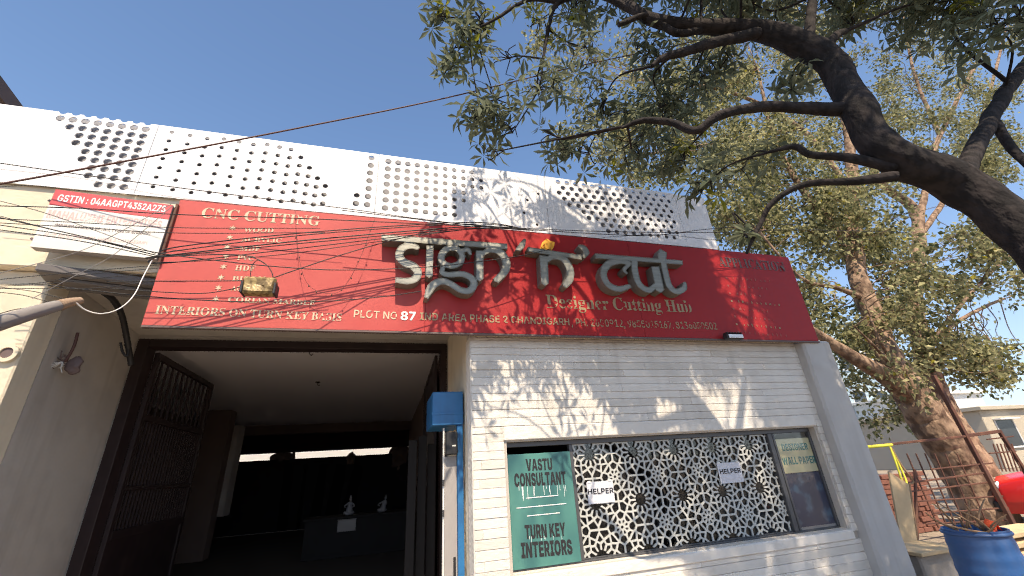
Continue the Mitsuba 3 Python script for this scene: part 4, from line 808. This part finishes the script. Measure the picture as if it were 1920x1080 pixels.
tb_ = thing('yard_tree', 'tan barked tree with several trunks and round leaves beyond the shop corner', 'tree')
YTB = 6.4
TB = [[(1905, 1060, YTB, 78), (1850, 960, YTB, 66), (1790, 860, YTB, 58), (1735, 780, YTB, 52), (1700, 725, YTB, 46), (1665, 670, YTB, 36), (1640, 600, YTB+.1, 30), (1612, 530, YTB+.2, 26), (1600, 450, YTB+.3, 23), (1598, 360, YTB+.5, 18), (1590, 250, YTB+.7, 13), (1560, 120, YTB+.9, 8)],
      [(1712, 750, YTB, 32), (1660, 705, YTB-.1, 27), (1600, 670, YTB-.2, 20), (1548, 636, YTB-.2, 15), (1500, 600, YTB-.2, 11), (1440, 520, YTB-.1, 7)],
      [(1860, 930, YTB+.3, 50), (1815, 850, YTB+.4, 45), (1775, 780, YTB+.5, 37), (1742, 700, YTB+.5, 29), (1722, 620, YTB+.6, 22), (1716, 540, YTB+.7, 18), (1722, 450, YTB+.8, 17), (1712, 390, YTB+.9, 14), (1650, 340, YTB+1, 10), (1610, 250, YTB+1.1, 7)],
      [(1720, 440, YTB+.8, 12), (1735, 360, YTB+.9, 9), (1760, 260, YTB+1., 7), (1830, 120, YTB+1.1, 5)],
      [(1604, 470, YTB+.3, 16), (1560, 420, YTB+.4, 12), (1500, 350, YTB+.5, 9), (1450, 250, YTB+.7, 6), (1420, 130, YTB+.8, 4)],
      [(1735, 660, YTB+.5, 9), (1800, 600, YTB+.6, 6), (1880, 560, YTB+.6, 4)], [(1722, 450, YTB+.8, 9), (1790, 340, YTB+.9, 7), (1845, 210, YTB+1, 5), (1885, 60, YTB+1, 3)], [(1762, 255, YTB+1, 6), (1712, 130, YTB+1, 4), (1690, 0, YTB+1, 3)], [(1745, 640, YTB+.5, 6), (1830, 540, YTB+.5, 5), (1910, 460, YTB+.5, 3)], [(1598, 360, YTB+.5, 9), (1500, 240, YTB+.9, 7), (1360, 170, YTB+1.2, 5), (1200, 150, YTB+1.5, 3)], [(1500, 240, YTB+.9, 6), (1330, 270, YTB+1.2, 4), (1150, 300, YTB+1.5, 2.5)],
      [(1620, 560, YTB+.2, 10), (1570, 540, YTB, 7), (1500, 520, YTB-.1, 5), (1420, 430, YTB, 3.5)],
      [(1690, 700, YTB, 7), (1650, 640, YTB-.3, 4), (1620, 560, YTB-.4, 2.5)], [(1675, 690, YTB-.2, 5), (1640, 650, YTB-.4, 4), (1600, 610, YTB-.5, 2)]]
SB = []
for i, p in enumerate(TB): SB.append(limb(tb_, 'trunk' if i in (0, 2) else 'limb', p, 31+i, 'bark_tan', bump=0.10, kpx=0.74, sides=20))
sbp = np.vstack([s[:, :3] for s in SB]); rb = np.random.default_rng(33)
cb = []
def region(x0, x1, y0, y1, Ya, Yb, n, r):
    for _ in range(int(n*1.65)): cb.append((at(rb.uniform(x0, x1), rb.uniform(y0, y1), rb.uniform(Ya, Yb)), r*rb.uniform(0.7, 1.3)))
region(1330, 1600, -60, 200, 6.6, 8.4, 26, .62); region(1350, 1600, 200, 450, 6.2, 8.2, 28, .6); region(1150, 1360, 180, 330, 7.0, 8.6, 16, .5); region(1340, 1480, 380, 480, 6.5, 8.4, 9, .5)
region(1480, 1640, 440, 640, 6.0, 7.8, 13, .48); region(1640, 1930, 420, 700, 6.0, 7.6, 30, .48); region(1000, 1300, 60, 330, 7.4, 8.8, 14, .5); region(1700, 1930, 380, 560, 4.5, 5.2, 8, .3); region(1580, 1720, 560, 800, 6.8, 8.2, 14, .45); region(1600, 1930, -60, 180, 6.6, 8.2, 30, .5)
region(1640, 1900, 160, 330, 6.2, 7.6, 28, .5); region(1800, 1960, 640, 720, 6.4, 7.5, 6, .35); region(1500, 1700, 330, 480, 6.0, 7.4, 14, .45); region(1250, 1400, 100, 250, 7.4, 8.8, 10, .5)
tw, P_, D_, C_ = [], [], [], []
for c, r in cb:
    j = np.argmin(np.linalg.norm(sbp-c, axis=1)+0.15*rb.random(len(sbp))); s = sbp[j]; tw.append(tube(spline([s, s*.7+c*.3+rb.normal(0, 0.1, 3)-[0, 0, .06], s*.35+c*.65+rb.normal(0, 0.1, 3), c], 12), np.linspace(0.014, 0.005, 12), 5))
    for _ in range(7):
        e = c+unit(1, rb)[0]*r*rb.uniform(0.5, 1.0); tw.append(tube(spline([c, (c+e)/2+rb.normal(0, 0.05, 3), e], 6), np.linspace(0.006, 0.003, 6), 4))
        m = int(26*(r/.5)**1.5); t = rb.random(m)**0.7; q = c+(e-c)*t[:, None]+rb.normal(0, 0.19*r/.5, (m, 3)); P_.append(q); D_.append((e-c)/np.linalg.norm(e-c)*0.4+unit(m, rb)*0.8+[0, 0, -0.5])
        tone = rb.random(); a, b = np.array([0.095, 0.110, 0.055]), np.array([0.52, 0.50, 0.27]); tt = np.clip(tone*0.6+rb.normal(0.2, 0.28, (m, 1)), 0, 1.15); col = (a*(1-tt)+b*tt)*rb.uniform(0.75, 1.2, (m, 1))
        y_ = rb.random(m) < 0.02; col[y_] = [0.34, 0.30, 0.05]; C_.append(col)
P_, D_, C_ = np.vstack(P_), np.vstack(D_), np.vstack(C_)
Lb = rb.uniform(0.085, 0.14, len(P_)); mesh, col = leaves(P_, D_, unit(len(P_), rb)+[0, 0, 0.6], Lb, Lb*0.72, 0.36, C_, 0.14)
part(tb_, 'crown', mesh, 'leaf_back', False, color=col); labels[tb_+'__crown'] = {'kind': 'stuff'}
part(tb_, 'twigs', cat(tw), 'bark_tan', True); labels[tb_+'__twigs'] = {'kind': 'stuff'}

# ------------------------------------------------------------------ yard at the right: frame, drum, boards, car
fr = thing('iron_frame', 'rusty angle iron frame with rails standing beside the shop corner', 'metal frame')
yf = 5.0
def fb(p, q, w=0.045, bs='rust_iron', name='rail', ya=yf, yb_=None): return part(fr, name, bar(at(*p, ya), at(*q, yb_ or ya), w, w, 0.004, (0.1, 1, 0.05)), bs)
fb((1750, 704), (1838, 868), 0.06, name='post'); fb((1838, 868), (1905, 992), 0.06, name='post', ya=yf, yb_=yf-.1); fb((1905, 992), (1955, 1085), 0.06, name='post', ya=yf-.1, yb_=yf-.2)
fb((1612, 839), (1810, 818), 0.035); fb((1812, 817), (1872, 809), 0.05); fb((1872, 806), (1935, 905), 0.05, name='post')
fb((1700, 906), (1852, 886), 0.025); fb((1705, 922), (1866, 903), 0.022); fb((1720, 940), (1880, 930), 0.02); fb((1750, 962), (1890, 952), 0.02); fb((1850, 824), (1900, 818), 0.02); fb((1855, 850), (1905, 846), 0.02)
fb((1735, 982), (1900, 975), 0.02); fb((1745, 880), (1862, 868), 0.02)
for x in (1700, 1717, 1734, 1752, 1772, 1794): fb((x, 850), (x+60, 990), 0.018, name='mesh_bar')
for x in (1862, 1869, 1876, 1883, 1890, 1897): fb((x, 832), (x+18, 884), 0.018, name='mesh_bar')
fb((1720, 1010), (1715, 880), 0.03, name='post')
stp = thing('yellow_strap', 'bright yellow strap knotted round the left end of the iron rail', 'strap')
part(stp, 'band', tube(spline([at(1612, 839, yf-.03), at(1640, 837, yf-.03), at(1672, 834, yf-.03)], 10), 0.022, 8), 'strap_yellow', True)
part(stp, 'loop', tube(spline([at(1669, 838, yf-.04), at(1680, 868, yf-.06), at(1692, 902, yf-.07), at(1700, 905, yf-.07), at(1690, 880, yf-.05), at(1674, 846, yf-.04)], 30), 0.014, 8), 'strap_yellow', True)
part(stp, 'tail', tube(spline([at(1672, 840, yf-.045), at(1690, 872, yf-.06), at(1712, 902, yf-.07), at(1704, 908, yf-.07)], 20), 0.012, 8), 'stick_wood', True)
pb = thing('plywood_board', 'pale plywood board leaning upright against the shop corner', 'board')
q = [at(1664, 884, 4.75), at(1702, 908, 4.75), at(1717, 1014, 4.75), at(1690, 1014, 4.75)]
Pb = Plane((0, 4.75, 0), (1, 0)); part(pb, 'sheet', Pb.place(extrude(Polygon([Pb.uv(1664, 884), Pb.uv(1701, 908), Pb.uv(1718, 1022), Pb.uv(1688, 1018)]), 0.02)), 'plywood')
part(pb, 'edge_strip', Pb.off(-0.001).place(extrude(Polygon([Pb.uv(1701.4, 908), Pb.uv(1704, 909), Pb.uv(1721, 1022), Pb.uv(1718.4, 1022)]), 0.024)), 'stick_wood')
cbk = thing('concrete_block', 'rough concrete block with a pale plank on top at the shop corner', 'block')
c0, c1 = at(1702, 1034, 4.4), at(1778, 1030, 4.4)
part(cbk, 'body', cbox(c0[0], c1[0], 4.3, 4.8, 0.0, c0[2]-0.03, 0.02), 'concrete'); part(cbk, 'plank', cbox(c0[0]-0.05, c1[0]+0.02, 4.22, 4.82, c0[2]-0.029, c0[2]+0.012, 0.006), 'plywood')
# blue drum
dm = thing('blue_drum', 'blue plastic drum filled with sticks standing at the right corner', 'drum')
yd_ = 3.25; ct_ = (at(1776, 993, yd_)+at(1873, 988, yd_))/2; ht = ct_[2]; rd = np.linalg.norm(at(1776, 993, yd_)-at(1873, 988, yd_))/2*0.66
prof = [(0, 0.0), (rd*0.93, 0.0), (rd*0.97, 0.03)]
for z in np.linspace(0.06, ht-0.06, 26):
    t = z/ht; prof.append((rd*(0.98+0.06*math.sin(math.pi*t)+0.012*math.cos(t*math.pi*14)), z))
prof += [(rd*0.985, ht-0.02), (rd, ht-0.015), (rd*1.0, ht), (rd*0.93, ht), (rd*0.92, ht-0.05), (0, ht-0.052)]
m = trimesh.creation.revolve(np.array(prof), sections=40); m.apply_translation([ct_[0], yd_, 0]); part(dm, 'body', m, 'drum_blue', 40)
m = trimesh.creation.torus(rd*1.0, 0.016, 40, 8); m.apply_translation([ct_[0], yd_, ht-0.03]); part(dm, 'rim_band', m, 'drum_blue', True)
rs = np.random.default_rng(4)
sb_ = thing('stick_bundle', 'bundle of sticks and twigs poking out of the blue drum', 'sticks')
for k in range(16):
    a = rs.uniform(0, 6.28); b0 = np.array([ct_[0]+rd*0.5*math.cos(a), yd_+rd*0.5*math.sin(a), ht-0.045+0.006*(k % 8)]); e = b0+np.array([rs.uniform(-0.6, 0.3), rs.uniform(-0.25, 0.15), rs.uniform(0.03, 0.28)])
    part(sb_, 'stick', tube(spline([b0, (b0+e)/2+rs.normal(0, 0.02, 3), e], 7), np.linspace(0.012, 0.005, 7), 6), 'stick_wood', True)
og = thing('orange_rag', 'crumpled orange red rag on the rim of the blue drum', 'rag')
m = trimesh.creation.icosphere(3, 0.05); m.vertices *= [1.2, 0.8, 0.9]; m.vertices += (meshkit.fbm(m.vertices*22, 3)[:, None]-0.5)*0.09; m.apply_translation(at(1858, 985, yd_-0.08)); part(og, 'fold', m, 'cloth_orange', 40)
m = trimesh.creation.icosphere(3, 0.045); m.vertices *= [0.8, 0.5, 1.6]; m.vertices += (meshkit.fbm(m.vertices*25+3, 3)[:, None]-0.5)*0.06; m.apply_translation(at(1866, 1000, yd_-0.12)); part(og, 'tail', m, 'cloth_orange', 40)
# brick pile and pale boards
bp = thing('brick_stack', 'stack of red bricks behind the iron frame', 'bricks')
o = at(1655, 1000, 6.4)
for kz in range(12):
    for kx in range(8):
        x = o[0]-0.25+kx*0.245+(0.12 if kz % 2 else 0); z = 0.01+kz*0.085
        if rs.random() < 0.08 and kz > 8: continue
        jx, jy = rs.uniform(-0.01, 0.01), rs.uniform(-0.02, 0.02)
        part(bp, 'brick', cbox(x+jx, x+0.225+jx, 6.5+jy, 6.61+jy, z, z+0.076, 0.005), 'brick_red')
bs_ = thing('board_stack', 'stack of pale sawn boards under the iron frame at the right edge', 'boards')
for k in range(4):
    c = at(1885+6*k, 998+17*k, 4.3); part(bs_, 'board', cbox(c[0]-0.12, c[0]+0.9, 4.2-0.03*k, 4.6, c[2]-0.055, c[2]+0.0, 0.006), 'plywood')
    part(bs_, 'spacer', cbox(c[0]+0.3, c[0]+0.4, 4.25, 4.55, c[2]-0.086, c[2]-0.056, 0.004), 'stick_wood')
c = at(1885+6*3, 998+17*3, 4.3); part(bs_, 'leg', cbox(c[0]+0.2, c[0]+0.5, 4.26, 4.5, 0.002, c[2]-0.088, 0.004), 'stick_wood')
# red car, only its nose in the picture
car = thing('red_car', 'red car with its nose showing behind the iron frame at the right edge', 'car')
yc = 6.0; n0 = at(1852, 905, yc); xn = n0[0]
def cpart(p_, n_, m_, b_, *a_): return part(p_, n_, m_, b_, *a_, to_world=T(CM.tolist()))
def carbody():
    xs = np.array([0.0, 0.05, 0.15, 0.5, 1.0, 1.25, 1.8, 2.4, 3.2, 3.6, 3.8]); top = np.array([0.62, 0.74, 0.82, 0.90, 0.97, 1.02, 1.40, 1.48, 1.42, 1.0, 0.85]); w = np.array([0.62, 0.72, 0.78, 0.82, 0.84, 0.84, 0.80, 0.79, 0.80, 0.80, 0.7])
    v, f = [], []
    for x, t, ww in zip(xs, top, w):
        sec = [(-ww*0.9, 0.25), (-ww, 0.45), (-ww, min(t-0.08, 0.85)), (-ww*0.86, t-0.03), (-ww*0.4, t), (ww*0.4, t), (ww*0.86, t-0.03), (ww, min(t-0.08, 0.85)), (ww, 0.45), (ww*0.9, 0.25)]
        v += [(x, a, b) for a, b in sec]
    n = 10
    for i in range(len(xs)-1):
        for j in range(n): f.append([i*n+j, i*n+(j+1) % n, (i+1)*n+(j+1) % n, (i+1)*n+j])
    f = np.array(f); tri = np.vstack([f[:, [0, 1, 2]], f[:, [0, 2, 3]]]); e = (len(xs)-1)*n
    caps = [[0, k+1, k] for k in range(1, n-1)]+[[e, e+k, e+k+1] for k in range(1, n-1)]
    m = trimesh.Trimesh(np.array(v, float), np.vstack([tri, caps]), process=False); m.fix_normals()
    return m.subdivide()
CM = np.eye(4); CM[:3, 0], CM[:3, 1] = [0.46, -0.888, 0], [0.888, 0.46, 0]; CM[:3, 3] = [xn+0.62*0.888, yc+0.62*0.46, 0]; xn, cy_ = 0.0, 0.0
m = carbody(); cpart(car, 'body', m, 'car_red', 35)
for s in (-1, 1):
    h = trimesh.creation.icosphere(3, 0.13); h.vertices *= [0.9, 1.1, 0.7]; h.apply_translation([xn+0.13, cy_+s*0.62, 0.70]); cpart(car, 'headlight', h, 'lamp_clear', True)
    for wx in (0.75, 3.05):
        w_ = trimesh.creation.torus(0.24, 0.085, 24, 12); w_.apply_transform(trimesh.transformations.rotation_matrix(math.pi/2, [1, 0, 0])); w_.apply_translation([xn+wx, cy_+s*0.76, 0.325]); k = cpart(car, 'wheel', w_, 'car_trim', True)
        r_ = trimesh.creation.cylinder(0.2, 0.1, sections=20); r_.apply_transform(trimesh.transformations.rotation_matrix(math.pi/2, [1, 0, 0])); r_.apply_translation([xn+wx, cy_+s*0.77, 0.325]); cpart(k, 'rim', r_, 'alu_frame', 30)
cpart(car, 'windscreen', (np.array([[xn+1.23, cy_-0.70, 1.03], [xn+1.23, cy_+0.70, 1.03], [xn+1.74, cy_+0.66, 1.38], [xn+1.74, cy_-0.66, 1.38]]), np.array([[0, 1, 2, 3]])), 'window_dark')
cpart(car, 'bumper', cbox(xn-0.06, xn+0.1, cy_-0.66, cy_+0.66, 0.27, 0.45, 0.03), 'car_trim')

# ------------------------------------------------------------------ houses behind
def house(label, wallmat, x0, x1, y0, y1, h, nx, nz, name='far_house', z0=1.0):
    k = thing(name, label, 'house')
    part(k, 'wall', cbox(x0, x1, y0, y1, 0, h, 0.03), wallmat); part(k, 'roof_slab', cbox(x0-0.25, x1+0.25, y0-0.25, y1+0.25, h+0.002, h+0.2, 0.02), wallmat)
    for i in range(nx):
        for j in range(nz):
            cx = x0+(i+0.5)*(x1-x0)/nx; cz = z0+j*3.0; w = min(0.7, 0.3*(x1-x0)/nx)
            f = part(k, 'window', cat([cbox(cx-w-0.06, cx-w, y0-0.05, y0-0.002, cz, cz+1.3, 0.01), cbox(cx+w, cx+w+0.06, y0-0.05, y0-0.002, cz, cz+1.3, 0.01), cbox(cx-w-0.1, cx+w+0.1, y0-0.1, y0-0.002, cz-0.08, cz-0.002, 0.01), cbox(cx-w-0.1, cx+w+0.1, y0-0.35, y0-0.002, cz+1.302, cz+1.38, 0.01)]), 'house_white')
            part(f, 'pane', cbox(cx-w+0.001, cx+w-0.001, y0-0.02, y0-0.004, cz+0.001, cz+1.3, 0.004), 'window_dark')
    return k
pL, pR = at(1850, 800, 15), at(1990, 760, 15)
house('tall cream house at the right edge behind the iron frame', 'house_cream', pL[0], pL[0]+12, 15, 22, at(1880, 768, 15)[2], 4, 1)
pL = at(1770, 800, 19)
house('white house with a roof terrace seen right of the tan trunks', 'house_white', pL[0], pL[0]+5.0, 19, 26, at(1820, 738, 19)[2], 3, 1)
pL = at(1575, 820, 24)
house('pale blue house glimpsed between the shop corner and the tan trunks', 'house_blue', pL[0], pL[0]+9, 24, 30, at(1640, 610, 24)[2], 4, 3)
# dark roof corner at the upper left
nr = thing('neighbour_house', 'brown roofed neighbour house peeking over the white screen at the left edge', 'house')
e1, e2 = at(-70, 45, 6.6), at(46, 203, 8.2)
v = np.array([e1, e2, e2+[-6, 0.5, 0.3], e1+[-6, -0.2, 0.6]]); v = np.vstack([v, v-[0, 0, 0.3]])
part(nr, 'roof', trimesh.convex.convex_hull(v), 'roof_brown')
part(nr, 'wall', cbox(e2[0]-6, e2[0]-0.5, 6.9, 12, 0, e2[2]-0.35, 0.02), 'house_cream')
